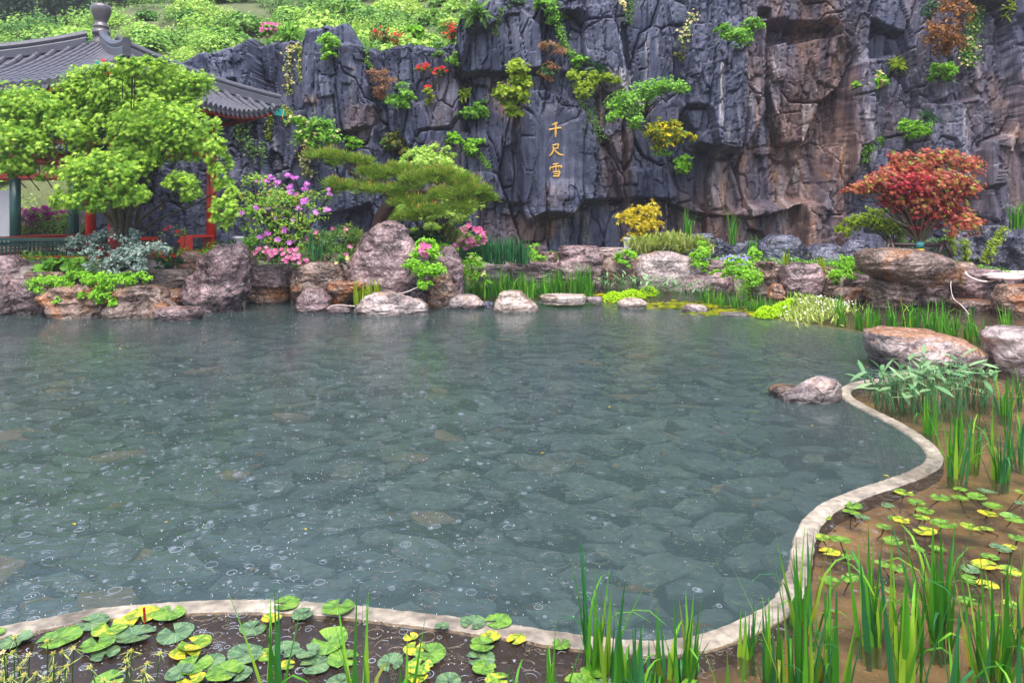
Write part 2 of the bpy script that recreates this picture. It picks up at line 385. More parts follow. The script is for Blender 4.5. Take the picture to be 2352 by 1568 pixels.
def watermat(name, body, tint, turbid, ring_s=7.0, ring_amt=1.0):
    m, nt, N, L, b = nmat(name); N.remove(b)
    tc = N.new('ShaderNodeTexCoord')
    def math_(op, a, c=None, clamp=False):
        n = N.new('ShaderNodeMath'); n.operation = op; n.use_clamp = clamp
        for i, v in enumerate((a, c)):
            if v is None: continue
            if isinstance(v, (int, float)): n.inputs[i].default_value = v
            else: L.new(v, n.inputs[i])
        return n.outputs[0]
    def rings(scale, wdt, off):
        mp = N.new('ShaderNodeMapping'); mp.inputs['Location'].default_value = (off, off*1.7, 0); L.new(tc.outputs['Object'], mp.inputs[0])
        v = N.new('ShaderNodeTexVoronoi'); v.voronoi_dimensions = '2D'; v.inputs['Scale'].default_value = scale; v.inputs['Randomness'].default_value = .9
        L.new(mp.outputs[0], v.inputs['Vector'])
        s = N.new('ShaderNodeSeparateColor'); L.new(v.outputs['Color'], s.inputs[0])
        r0 = math_('MULTIPLY', s.outputs[0], .42)
        e = math_('DIVIDE', math_('SUBTRACT', v.outputs['Distance'], r0), wdt)
        g = math_('EXPONENT', math_('MULTIPLY', math_('MULTIPLY', e, e), -1.0))
        co = math_('MULTIPLY', g, math_('COSINE', math_('MULTIPLY', e, 2.2)))
        fade = math_('MULTIPLY', math_('SUBTRACT', 1.05, s.outputs[0]), math_('GREATER_THAN', s.outputs[1], .35))
        return math_('MULTIPLY', co, fade)
    h = math_('ADD', rings(ring_s, .06, 0), math_('MULTIPLY', rings(ring_s*2.1, .08, 3.3), .5))
    h = math_('ADD', h, math_('MULTIPLY', rings(ring_s*.5, .03, 9.1), 1.2))
    nz = N.new('ShaderNodeTexNoise'); nz.inputs['Scale'].default_value = 9; nz.inputs['Detail'].default_value = 3; L.new(tc.outputs['Object'], nz.inputs['Vector'])
    h = math_('ADD', h, math_('MULTIPLY', nz.outputs[0], 1.1))
    bp = N.new('ShaderNodeBump'); bp.inputs['Strength'].default_value = 1.0*ring_amt; bp.inputs['Distance'].default_value = .006
    L.new(h, bp.inputs['Height'])
    fr = N.new('ShaderNodeFresnel'); fr.inputs[0].default_value = 1.4; L.new(bp.outputs[0], fr.inputs['Normal'])
    gl = N.new('ShaderNodeBsdfGlossy'); gl.inputs['Roughness'].default_value = .06; L.new(bp.outputs[0], gl.inputs['Normal'])
    tr = N.new('ShaderNodeBsdfTransparent'); tr.inputs[0].default_value = (*tint, 1)
    df = N.new('ShaderNodeBsdfDiffuse'); df.inputs[0].default_value = (*body, 1)
    m1 = N.new('ShaderNodeMixShader'); m1.inputs[0].default_value = turbid; L.new(tr.outputs[0], m1.inputs[1]); L.new(df.outputs[0], m1.inputs[2])
    m2 = N.new('ShaderNodeMixShader'); L.new(fr.outputs[0], m2.inputs[0]); L.new(m1.outputs[0], m2.inputs[1]); L.new(gl.outputs[0], m2.inputs[2])
    L.new(m2.outputs[0], N['Material Output'].inputs[0])
    return m
M['pondwater'] = watermat('turbid_green_grey_water', (.058, .094, .092), (.82, .92, .91), .52)
M['marshwater'] = watermat('clear_brown_water', (.10, .072, .05), (.95, .88, .76), .24, 9.0, 1.8)

def slabmat():
    m, nt, N, L, b = nmat('underwater_slab')
    oi = N.new('ShaderNodeObjectInfo'); tc = N.new('ShaderNodeTexCoord')
    at_ = N.new('ShaderNodeAttribute'); at_.attribute_name = 'v'
    ad = N.new('ShaderNodeMath'); ad.operation = 'ADD'; L.new(oi.outputs['Random'], ad.inputs[0]); L.new(at_.outputs['Fac'], ad.inputs[1])
    fr = N.new('ShaderNodeMath'); fr.operation = 'FRACT'; L.new(ad.outputs[0], fr.inputs[0])
    r = N.new('ShaderNodeValToRGB'); e = r.color_ramp.elements; r.color_ramp.interpolation = 'CONSTANT'
    e[0].color = (.10,.125,.12, 1); e[1].position = .965; e[1].color = (.33,.19,.10, 1)
    for p, c in ((.22, (.12,.145,.145)), (.45, (.145,.165,.16)), (.62, (.11,.13,.135)), (.78, (.17,.195,.175)), (.92, (.2,.19,.14))): e.new(p).color = (*c, 1)
    L.new(fr.outputs[0], r.inputs[0])
    n = N.new('ShaderNodeTexNoise'); n.inputs['Scale'].default_value = 2; n.inputs['Detail'].default_value = 7; L.new(tc.outputs['Object'], n.inputs[0])
    r2 = N.new('ShaderNodeValToRGB'); r2.color_ramp.elements[0].position = .3; r2.color_ramp.elements[0].color = (.6,.6,.6,1); r2.color_ramp.elements[1].position = .7; r2.color_ramp.elements[1].color = (1.3,1.3,1.3,1)
    L.new(n.outputs[0], r2.inputs[0])
    mx = N.new('ShaderNodeMix'); mx.data_type = 'RGBA'; mx.blend_type = 'MULTIPLY'; mx.inputs[0].default_value = 1
    L.new(r.outputs[0], mx.inputs[6]); L.new(r2.outputs[0], mx.inputs[7]); L.new(mx.outputs[2], b.inputs['Base Color'])
    b.inputs['Roughness'].default_value = .8
    return m
M['slab'] = slabmat()
M['bed'] = plain('pond_floor_silt', (.012, .016, .018), .9, noise_amt=.3, scale=3)
def sandmat():
    m, nt, N, L, b = nmat('brown_sandy_mud')
    tc = N.new('ShaderNodeTexCoord'); n = N.new('ShaderNodeTexNoise'); n.inputs['Scale'].default_value = 2.2; n.inputs['Detail'].default_value = 9; n.inputs['Distortion'].default_value = .6
    L.new(tc.outputs['Object'], n.inputs[0]); r = N.new('ShaderNodeValToRGB'); e = r.color_ramp.elements
    e[0].position = .33; e[0].color = (.06,.035,.022,1); e[1].position = .62; e[1].color = (.40,.22,.11,1); e.new(.45).color = (.27,.15,.075,1)
    L.new(n.outputs[0], r.inputs[0]); L.new(r.outputs[0], b.inputs['Base Color']); b.inputs['Roughness'].default_value = .9
    bp = N.new('ShaderNodeBump'); bp.inputs['Distance'].default_value = .05; L.new(n.outputs[0], bp.inputs['Height']); L.new(bp.outputs[0], b.inputs['Normal'])
    return m
M['sand'] = sandmat()
M['darkmud'] = plain('dark_purple_mud', (.045, .03, .035), .9, noise_amt=.5, scale=3)
def padmat(name, g, y, ya):
    m, nt, N, L, b = nmat(name)
    tc = N.new('ShaderNodeTexCoord'); oi = N.new('ShaderNodeObjectInfo')
    ad = N.new('ShaderNodeVectorMath'); ad.operation = 'ADD'; L.new(tc.outputs['Object'], ad.inputs[0]); L.new(oi.outputs['Random'], ad.inputs[1])
    n = N.new('ShaderNodeTexNoise'); n.inputs['Scale'].default_value = 1.6; n.inputs['Detail'].default_value = 4; n.inputs['Distortion'].default_value = .6; L.new(ad.outputs[0], n.inputs[0])
    r = N.new('ShaderNodeValToRGB'); e = r.color_ramp.elements; e[0].position = .42; e[0].color = (*[c*.75 for c in g], 1); e[1].position = max(.5, .8-ya*.35); e[1].color = (*y, 1)
    e.new(.5 if ya < .8 else .46).color = (*[c*1.2 for c in g], 1)
    L.new(n.outputs[0], r.inputs[0])
    # radial veins
    sp = N.new('ShaderNodeSeparateXYZ'); L.new(tc.outputs['Object'], sp.inputs[0])
    a2 = N.new('ShaderNodeMath'); a2.operation = 'ARCTAN2'; L.new(sp.outputs[1], a2.inputs[0]); L.new(sp.outputs[0], a2.inputs[1])
    mu = N.new('ShaderNodeMath'); mu.operation = 'MULTIPLY'; mu.inputs[1].default_value = 9; L.new(a2.outputs[0], mu.inputs[0])
    co = N.new('ShaderNodeMath'); co.operation = 'COSINE'; L.new(mu.outputs[0], co.inputs[0])
    pw = N.new('ShaderNodeMath'); pw.operation = 'GREATER_THAN'; pw.inputs[1].default_value = .965; L.new(co.outputs[0], pw.inputs[0])
    pv = N.new('ShaderNodeMath'); pv.operation = 'MULTIPLY'; pv.inputs[1].default_value = .3; L.new(pw.outputs[0], pv.inputs[0])
    mx = N.new('ShaderNodeMix'); mx.data_type = 'RGBA'; L.new(pv.outputs[0], mx.inputs[0]); L.new(r.outputs[0], mx.inputs[6]); mx.inputs[7].default_value = (.5, .5, .2, 1)
    L.new(mx.outputs[2], b.inputs['Base Color']); b.inputs['Roughness'].default_value = .14; b.inputs['Specular IOR Level'].default_value = .8
    bp = N.new('ShaderNodeBump'); bp.inputs['Distance'].default_value = .012; bp.inputs['Strength'].default_value = .8; L.new(n.outputs[0], bp.inputs['Height']); L.new(bp.outputs[0], b.inputs['Normal'])
    return m
M['pad_g'] = padmat('green_lily_pad', (.09, .21, .02), (.2, .32, .03), .2)
M['pad_b'] = padmat('grey_green_lily_pad', (.075, .15, .065), (.16, .25, .1), .2)
M['pad_y'] = padmat('yellowing_lily_pad', (.2, .3, .02), (.62, .4, .02), .75)
M['pad_m'] = padmat('yellow_edged_lily_pad', (.12, .25, .02), (.5, .42, .03), .5)

# ================================================================ THE SETTING
obj('ground', [(-250,-250,-.9),(250,-250,-.9),(250,250,-.9),(-250,250,-.9)], [(0,1,2,3)], M['soil'], kind='structure')

# kerb line (top centre), walked from the left edge round the bay to the far shore
KP = [(-900,1680),(-300,1505),(-60,1462),(60,1440),(200,1413),(330,1401),(480,1392),(620,1392),(760,1400),(900,1415),(1050,1433),(1180,1451),
      (1300,1469),(1420,1484),(1530,1487),(1640,1467),(1730,1432),(1790,1397),(1820,1352),(1838,1290),(1850,1232),(1875,1190),(1920,1158),
      (1990,1130),(2060,1107),(2120,1082),(2146,1058),(2136,1030),(2100,1000),(2050,970),(2000,945),(1958,922),(1941,905),(1950,890),(1985,879),
      (2050,868),(2085,840),(2060,795),(1995,768),(1900,752),(1810,738),(1740,729),(1650,719),(1560,709),(1480,701),(1380,694),(1240,692),(1090,694)]
K3 = catmull([wat(*p) for p in KP], 9)[:, :2]
kpar = np.linspace(0, len(KP)-1, len(K3))
kt = np.gradient(K3, axis=0); kt /= np.linalg.norm(kt, axis=1)[:, None]; kn = np.stack([-kt[:, 1], kt[:, 0]], 1)
kz = np.interp(kpar, [0, 14, 17, 19, 35, 37, 39, 47], [.003, .003, .008, .013, .013, .003, -.012, -.02])
kw = np.interp(kpar, [0, 36, 39, 43, 47], [.056, .056, .26, .2, .15])
V = []; Fc = []
for i in range(len(K3)):
    jit = R.gauss(0, .0022)
    a = K3[i]+kn[i]*(kw[i]+jit); b = K3[i]-kn[i]*(kw[i]-jit)
    V += [(*a, -.62), (*a, kz[i]-.012), (*(a*.92+b*.08), kz[i]), (*(a*.5+b*.5), kz[i]+.003), (*(a*.08+b*.92), kz[i]), (*b, kz[i]-.012), (*b, -.62)]
n = len(K3)
Fc = [(i*7+j, i*7+j+1, (i+1)*7+j+1, (i+1)*7+j) for i in range(n-1) for j in range(6)]
o = obj('concrete_kerb', V, Fc, [M['concrete'], M['kerbdark']], loc=(K3[90][0], K3[90][1], -.62))
for i_, p_ in enumerate(o.data.polygons):
    if i_ % 6 == 5: p_.material_index = 1  # marsh side of the kerb is a darker brown
tag(o, 'long curving pale concrete kerb between the pond and the lily marsh', 'kerb')

def sheet(name, P2, z, mat, kind='structure'):
    tri = tessellate_polygon([[Vector((p[0], p[1], 0)) for p in P2]])
    V = [(p[0], p[1], z) for p in P2]
    tri = [t if (Vector((V[t[1]][0]-V[t[0]][0], V[t[1]][1]-V[t[0]][1])).cross(Vector((V[t[2]][0]-V[t[0]][0], V[t[2]][1]-V[t[0]][1]))) > 0) else t[::-1] for t in tri]
    return obj(name, V, [tuple(t) for t in tri], mat, kind=kind)
pondP = [tuple(p) for p in K3]+[(-1, 19), (-4, 20), (-14, 20), (-26, 20), (-26, float(K3[0][1]))]
marshP = [tuple(p) for p in K3]+[(-1, 20), (18, 20), (18, -4), (-26, -4), (-26, float(K3[0][1]))]
sheet('water', pondP, 0.0, M['pondwater'])
sheet('marsh_water', marshP, 0.0, M['marshwater'])
pb = sheet('pond_bed', pondP, -.62, M['bed'])
def marshbed():
    m, nt, N, L, b = nmat('marsh_bed_mud')
    src = M['sand'].node_tree
    tc = N.new('ShaderNodeTexCoord'); n = N.new('ShaderNodeTexNoise'); n.inputs['Scale'].default_value = 1.8; n.inputs['Detail'].default_value = 9; n.inputs['Distortion'].default_value = .8
    L.new(tc.outputs['Object'], n.inputs[0]); r = N.new('ShaderNodeValToRGB'); e = r.color_ramp.elements
    e[0].position = .34; e[0].color = (.035,.022,.012,1); e[1].position = .64; e[1].color = (.38,.27,.13,1); e.new(.48).color = (.22,.155,.075,1)
    L.new(n.outputs[0], r.inputs[0])
    r2 = N.new('ShaderNodeValToRGB'); e = r2.color_ramp.elements; e[0].color = (.014,.01,.018,1); e[0].position = .35; e[1].color = (.04,.028,.042,1); e[1].position = .65; L.new(n.outputs[0], r2.inputs[0])
    sp = N.new('ShaderNodeSeparateXYZ'); L.new(tc.outputs['Object'], sp.inputs[0])
    a = N.new('ShaderNodeMapRange'); a.inputs[1].default_value = 1.0; a.inputs[2].default_value = .1; L.new(sp.outputs[0], a.inputs[0])
    c = N.new('ShaderNodeMapRange'); c.inputs[1].default_value = 10.5; c.inputs[2].default_value = 13; L.new(sp.outputs[1], c.inputs[0])
    mx = N.new('ShaderNodeMath'); mx.operation = 'MAXIMUM'; L.new(a.outputs[0], mx.inputs[0]); L.new(c.outputs[0], mx.inputs[1])
    q = N.new('ShaderNodeMix'); q.data_type = 'RGBA'; L.new(mx.outputs[0], q.inputs[0]); L.new(r.outputs[0], q.inputs[6]); L.new(r2.outputs[0], q.inputs[7])
    L.new(q.outputs[2], b.inputs['Base Color']); b.inputs['Roughness'].default_value = .9
    return m
sheet('marsh_bed', marshP, -.085, marshbed())

# flat stones lying on the pond floor
def slab_mesh(seed):
    r = random.Random(seed); n = r.randint(5, 8); a0 = r.random()*6
    asp = r.uniform(.4, .78)
    pts = []
    for k in range(n):
        a = a0+2*PI*(k+r.uniform(-.28, .28))/n; rr = r.uniform(.72, 1.08)
        pts.append((rr*math.cos(a), rr*math.sin(a)*asp))
    V = [(x, y, .5) for x, y in pts]+[(x*1.02, y*1.02, -.5) for x, y in pts]
    Fc = [tuple(range(n))]+[(i+n, (i+1) % n+n, (i+1) % n, i) for i in range(n)]
    return V, Fc
slabs = [slab_mesh(k) for k in range(14)]
slabmes = [mk('slab', *s, M['slab']) for s in slabs]
pm = lambda x, y: polymask(np.array([x]), np.array([y]), pondP, .001)[0] > .5
cand = []
for iy in range(78):
    for ix in range(140):
        x = -16+ix*.17+R.uniform(-.1, .1); y = 2.6+iy*.17+R.uniform(-.1, .1)
        if y > 15.5 or abs(x)/y > .78: continue
        cand.append((x, y))
ca = np.array(cand); ok = polymask(ca[:, 0], ca[:, 1], pondP, .001) > .5
ca = ca[ok]; R.shuffle(idx := list(range(len(ca))))
sel = []; cell = {}
for i in idx:
    x, y = ca[i]; k = (int(x/.3), int(y/.3))
    if all((x-q[0])**2+(y-q[1])**2 > .18**2 for a in (-1, 0, 1) for b in (-1, 0, 1) for q in cell.get((k[0]+a, k[1]+b), [])):
        cell.setdefault(k, []).append((x, y)); sel.append((x, y))
sel.sort(key=lambda p: p[1])
rest = MB(); restv = []
for i, (x, y) in enumerate(sel):
    k = R.randrange(14); s = R.uniform(.13, .31); th = R.uniform(.014, .035); z = -.47+R.uniform(-.06, .06)
    e = (R.gauss(.03, .09), R.gauss(0, .09), R.gauss(0, .45)+R.choice([0, PI]))
    if i < 300: put('slab', slabmes[k], pb, (x, y, z+.0), e, (s, s, th))
    else:
        m = Matrix.Translation((x, y, z)) @ __import__('mathutils').Euler(e).to_matrix().to_4x4() @ Matrix.Diagonal((s, s, th, 1))
        V = [m @ Vector(v) for v in slabs[k][0]]; rest.add([tuple(v) for v in V], slabs[k][1]); restv += [R.random()]*len(V)
if rest.n: obj('far_slabs', np.concatenate(rest.V), rest.F, M['slab'], pb, attr={'v': restv}, kind='stuff')
# fallen leaves sunk on the stones and afloat
def diamond(n, x0, x1, y0, y1, z, s0, s1, poly=None):
    V = []; Fc = []; v = []
    for _ in range(n*3):
        if len(v) >= n*4: break
        x = R.uniform(x0, x1); y = y0+(y1-y0)*R.random()**1.4; a = R.random()*6.3; s = R.uniform(s0, s1)
        if poly is not None and not pm(x, y): continue
        c, d = math.cos(a)*s, math.sin(a)*s; b = len(V)
        V += [(x-c, y-d, z), (x-d*.45, y+c*.45, z+s*.15), (x+c, y+d, z), (x+d*.45, y-c*.45, z+s*.1)]; Fc.append((b, b+1, b+2, b+3)); v += [R.random()]*4
    return V, Fc, v
V, Fc, v = diamond(90, -8, 5, 3, 13.5, -.36, .04, .11, 1)
tag(obj('sunken_leaves', V, Fc, M['L_brown'], attr={'v': v}), 'scattered orange brown leaves sunk on the pond stones', 'leaves', kind='stuff')
V, Fc, v = diamond(34, -8, 5, 3, 14, .004, .012, .03, 1)
tag(obj('floating_leaves', V, Fc, M['L_yellow'], attr={'v': v}), 'tiny yellow leaves afloat on the pond', 'leaves', kind='stuff')
V = []; Fc = []; v = []
for _ in range(420):
    x = R.uniform(.3, 9); y = R.uniform(2.2, 9); a_ = R.random()*6.3; s = R.uniform(.008, .045)
    if pm(x, y): continue
    c, d = math.cos(a_)*s, math.sin(a_)*s; k_ = len(V); z = -.07
    V += [(x-c, y-d, z), (x-d*.35, y+c*.35, z+s*.2), (x+c, y+d, z), (x+d*.35, y-c*.35, z+s*.1)]; Fc.append((k_, k_+1, k_+2, k_+3)); v += [R.random()]*4
tag(obj('marsh_litter', V, Fc, M['L_brown'], attr={'v': v}), 'dead leaves and bits of reed lying on the mud of the near marsh', 'leaves', kind='stuff')
# rain hitting the water: small crowns, most on the open left and near side
V = []; Fc = []
for _ in range(5200):
    y = 2.2+11*R.random()**1.2; x = (R.uniform(-.78, .55))*y
    if R.random() > np.interp(x/y, [-.8, -.2, .1, .4], [1, .85, .35, .08]): continue
    s = R.uniform(.0009, .0026)*(.8+y*.05); b = len(V)
    V += [(x+s, y, .002), (x, y+s, .002), (x-s, y, .002), (x, y-s, .002), (x, y, .002+s*R.uniform(1, 2.5))]
    Fc += [(b, b+1, b+4), (b+1, b+2, b+4), (b+2, b+3, b+4), (b+3, b, b+4)]
obj('raindrop_splashes', V, Fc, M['drop'], kind='stuff')
# little raised rings around them, mostly cut to arcs where the sky glint would sit
V = []; Fc = []
def arc(x, y, r0, t, a0, a1):
    ns = max(5, int((a1-a0)/(2*PI)*20)); b = len(V)
    for k in range(ns+1):
        a = a0+(a1-a0)*k/ns; c, s = math.cos(a), math.sin(a); e = math.sin(PI*k/ns)**.5 if a1-a0 < 6.2 else 1
        V.extend([(x+(r0-t*2*e)*c, y+(r0-t*2*e)*s, .0005), (x+r0*c, y+r0*s, .0008+t*e), (x+(r0+t*2*e)*c, y+(r0+t*2*e)*s, .0005)])
    for k in range(ns):
        p = b+3*k; q = p+3; Fc.extend([(p, p+1, q+1, q), (p+1, p+2, q+2, q+1)])
for _ in range(4200):
    y = 2.1+6.5*R.random()**1.9; x = R.uniform(-.78, .6)*y
    if R.random() > np.interp(x/y, [-.8, -.3, .0, .3], [1, .9, .4, .12]): continue
    r0 = .004+.027*R.random()**2.2; t = R.uniform(.0004, .0011); m_ = R.uniform(1.2, 2.0)
    if R.random() < .25: arc(x, y, r0, t, 0, 2*PI)
    else: arc(x, y, r0, t, m_-R.uniform(.6, 1.5), m_+R.uniform(.6, 1.5))
    if R.random() < .3: arc(x, y, r0*1.7, t*.7, m_-1, m_+1)
    if R.random() < .3: arc(x, y, r0*.45, t*.8, 0, 2*PI)
M['ringglint'] = plain('ripple_ring_glint', (.23, .265, .3), .04, spec=1, noise_amt=.05, bump=0)  # pale base colour paints the sky's glint on the rings
obj('raindrop_rings', V, Fc, M['ringglint'], kind='stuff', smooth=True)

# ---- bank: raised ground behind the shore
SH = [(-700,735),(-60,722),(250,715),(420,694),(580,688),(700,690),(1000,690),(1060,668),(1250,655),(1450,652),(1600,660),(1750,672),(1900,688),(2050,700),(2200,706),(2300,712),(2420,716),(2700,722)]
SH3 = np.array([wat(*p)[:2] for p in SH])
def bankz(x, y):
    d = y-np.interp(x, SH3[:, 0], SH3[:, 1])
    top = np.interp(x, [-12, -2, 0, 3, 6, 9, 14], [.82, .8, .62, .62, .55, .45, .45])
    return -.85+(top+.85)*sstep(-.1, .75, d)+.04*np.clip(d, 0, 3)
gx, gy = np.meshgrid(np.arange(-27, 21, .16), np.arange(9.5, 25, .16), indexing='ij')
P = np.stack([gx.ravel(), gy.ravel(), np.zeros(gx.size)], 1)
z = bankz(P[:, 0], P[:, 1])+.07*fbm(P*1.3, 4, 5); P[:, 2] = z
nx, ny = gx.shape; ii, jj = np.meshgrid(np.arange(nx-1), np.arange(ny-1), indexing='ij'); q = (ii*ny+jj).ravel()
GF = np.stack([q, q+ny, q+ny+1, q+1], 1)
d = P[:, 1]-np.interp(P[:, 0], SH3[:, 0], SH3[:, 1])
def bankmat():
    m, nt, N, L, b = nmat('bank_soil_and_mortar')
    a = N.new('ShaderNodeAttribute'); a.attribute_name = 'mortar'; tc = N.new('ShaderNodeTexCoord')
    n = N.new('ShaderNodeTexNoise'); n.inputs['Scale'].default_value = 4; n.inputs['Detail'].default_value = 9; L.new(tc.outputs['Object'], n.inputs[0])
    r = [N.new('ShaderNodeValToRGB') for _ in (0, 1)]
    for rr, c0, c1 in ((r[0], (.03,.024,.014), (.09,.08,.04)), (r[1], (.10,.075,.065), (.26,.22,.21))):
        rr.color_ramp.elements[0].position = .35; rr.color_ramp.elements[0].color = (*c0, 1); rr.color_ramp.elements[1].position = .65; rr.color_ramp.elements[1].color = (*c1, 1); L.new(n.outputs[0], rr.inputs[0])
    mx = N.new('ShaderNodeMix'); mx.data_type = 'RGBA'; L.new(a.outputs['Fac'], mx.inputs[0]); L.new(r[0].outputs[0], mx.inputs[6]); L.new(r[1].outputs[0], mx.inputs[7])
    L.new(mx.outputs[2], b.inputs['Base Color']); b.inputs['Roughness'].default_value = .5
    bp = N.new('ShaderNodeBump'); bp.inputs['Distance'].default_value = .08; L.new(n.outputs[0], bp.inputs['Height']); L.new(bp.outputs[0], b.inputs['Normal'])
    return m
obj('bank', P, GF, bankmat(), attr={'mortar': sstep(1.6, .7, d)}, smooth=True, kind='structure')

# ---- cliff: a height field over (x, z), broken into leaning columns and blocks
def ybase(x): return np.interp(x, [-12.4, -8, 0, 5, 9, 14, 18], [20.3, 20.6, 21, 21, 20.9, 20.2, 19.0])
TOP = [(200,330),(235,240),(300,165),(430,152),(470,130),(530,106),(600,90),(650,84),(700,98),(708,62),(740,44),(790,44),(808,80),(870,112),(930,100),(950,90),(1000,98),(1050,90),(1062,40),(1090,22),(1100,-20),(1150,-90),(1300,-260),(1500,-300),(1800,-420),(2100,-380),(2500,-420)]
tX = np.array([(p[0]-CX)*20.8/F for p in TOP]); tZ = np.array([EYE+(HY-p[1])*20.8/F for p in TOP])
xs = np.arange(-12.5, 18.2, .026); nv = 470
vs = np.linspace(0, 1, nv)
X, Vv = np.meshgrid(xs, vs, indexing='ij')
top = np.interp(X, tX, tZ)+.10*noise(np.stack([X.ravel()*2.2, X.ravel()*0, X.ravel()*0], 1), 3).reshape(X.shape)
Z = Vv*top
Yb = ybase(X); px = CX+X*F/Yb; py = HY-(Z-EYE)*F/Yb
f = X.ravel(); g = Z.ravel(); zz = np.zeros_like(f)
wx = .16*fbm(np.stack([f*.5, g*.35, zz], 1), 2, 40); wz = .3*fbm(np.stack([f*.6, g*.5, zz+5], 1), 2, 41)
jx = .02*fbm(np.stack([f*5, g*2.5, zz], 1), 3, 44); jz = .03*fbm(np.stack([f*4, g*4, zz+5], 1), 3, 45)
D = .4*fbm(np.stack([f*.22, g*.16, zz], 1), 3, 50)
crack = 0
def level(sx, sz, seed, am, tx, tz, cw, cd, ca, lean=0., mask=1.):
    global D, crack
    a, b_, c_, dx, dz, e = vor(f+wx+jx+lean*g, g+wz+jz, sx, sz, seed)
    D = D+((a-.5)*am+dx*b_*tx+dz*c_*tz)*mask
    crack = np.maximum(crack, sstep(cw, 0, e)*cd*(c_+.5 > ca)*mask)
level(1.25, 4.2, 100, .7, .8, .12, .04, .32, .1, .04)
level(.55, 1.9, 200, .26, .75, .16, .05, .18, .25, -.06)
level(.34, 3.0, 400, .10, .5, .05, .05, .14, .45, .1)
lm_ = sstep(.3, .6, .5+.6*fbm(np.stack([f*.5, g*.4, zz], 1), 2, 77))
level(.26, .75, 300, .085, .6, .25, .07, .07, .4, -.12, .35+.65*lm_)
level(.13, .3, 500, .035, .4, .3, .1, .03, .5, 0, lm_)
D = D-crack
D += .008*fbm(np.stack([f*11, g*8, zz], 1), 3, 61)
D = D.reshape(X.shape)
pxf, pyf = px, py
wob = 8*fbm(np.stack([f*1.6, g*1.6, zz], 1), 3, 70).reshape(X.shape)
pxw = px+wob; pyw = py+wob*.7
def pmk(poly, fe=5): return polymask(pxw, pyw, poly, fe)
inscr = [(1205,212),(1255,205),(1330,238),(1365,300),(1400,430),(1385,468),(1340,464),(1310,490),(1255,492),(1215,512),(1195,480),(1190,300)]
flat = polymask(px, py, [(1215,255),(1330,255),(1345,430),(1220,430)], 22)
D = D*(1-flat*.93)+flat*.02
D += .45*pmk(inscr)
D += .75*pmk([(1560,70),(1745,60),(1765,130),(1752,250),(1700,330),(1670,352),(1590,335),(1558,250)])
D += .35*pmk([(727,100),(840,105),(850,290),(800,310),(727,300)])
D += .25*pmk([(804,300),(860,225),(884,250),(890,350),(880,385),(800,375)])
D += .45*pmk([(1054,28),(1176,10),(1240,60),(1250,160),(1176,170),(1054,172)])
D += .35*pmk([(1275,20),(1400,10),(1430,150),(1440,240),(1380,160),(1290,170)])
D += .3*pmk([(925,240),(985,240),(1000,330),(990,400),(930,350)])
D += .3*pmk([(1425,395),(1540,380),(1560,455),(1510,470),(1425,462)])
D += .45*pmk([(1960,150),(2060,120),(2082,300),(2000,430),(1930,430),(1950,230)])
D += .4*pmk([(2120,245),(2260,225),(2265,430),(2120,430)])
D -= .55*pmk([(1100,452),(1150,462),(1200,470),(1212,518),(1258,497),(1312,493),(1345,462),(1420,458),(1520,458),(1600,490),(1720,500),(1800,482),(1850,472),(1850,660),(1100,660)], 3)
D -= .55*pmk([(735,502),(800,482),(850,466),(856,545),(740,548)], 3)
D -= .8*pmk([(1752,50),(1905,60),(1965,130),(1930,300),(1870,460),(1800,470),(1715,470),(1690,385),(1745,260)], 12)
D += .55*pmk([(1770,100),(1930,85),(1962,130),(1940,200),(1880,235),(1860,330),(1800,330),(1770,200)], 4)
D -= .4*pmk([(1600,348),(1700,350),(1710,480),(1640,500),(1600,470)], 3)
for pl, dd in (([(846,190),(885,230),(898,335),(872,335),(860,240)], .7), ([(1052,170),(1075,190),(1075,300),(1060,300)], .5), ([(1430,60),(1446,60),(1436,300),(1446,480),(1430,480)], .35),
               ([(1240,20),(1262,20),(1268,150),(1250,200)], .4), ([(1985,500),(2040,508),(2085,520),(2080,545),(1990,535)], .6), ([(1735,20),(1765,20),(1768,130),(1748,130)], .5),
               ([(1180,260),(1196,260),(1200,470),(1178,470)], .3), ([(1372,300),(1400,330),(1425,470),(1405,470)], .4), ([(540,190),(556,190),(556,260),(540,260)], .3)):
    D -= dd*pmk(pl, 4)
D -= .55*sstep(.965, 1, Vv)**1.5
Yc = Yb-D
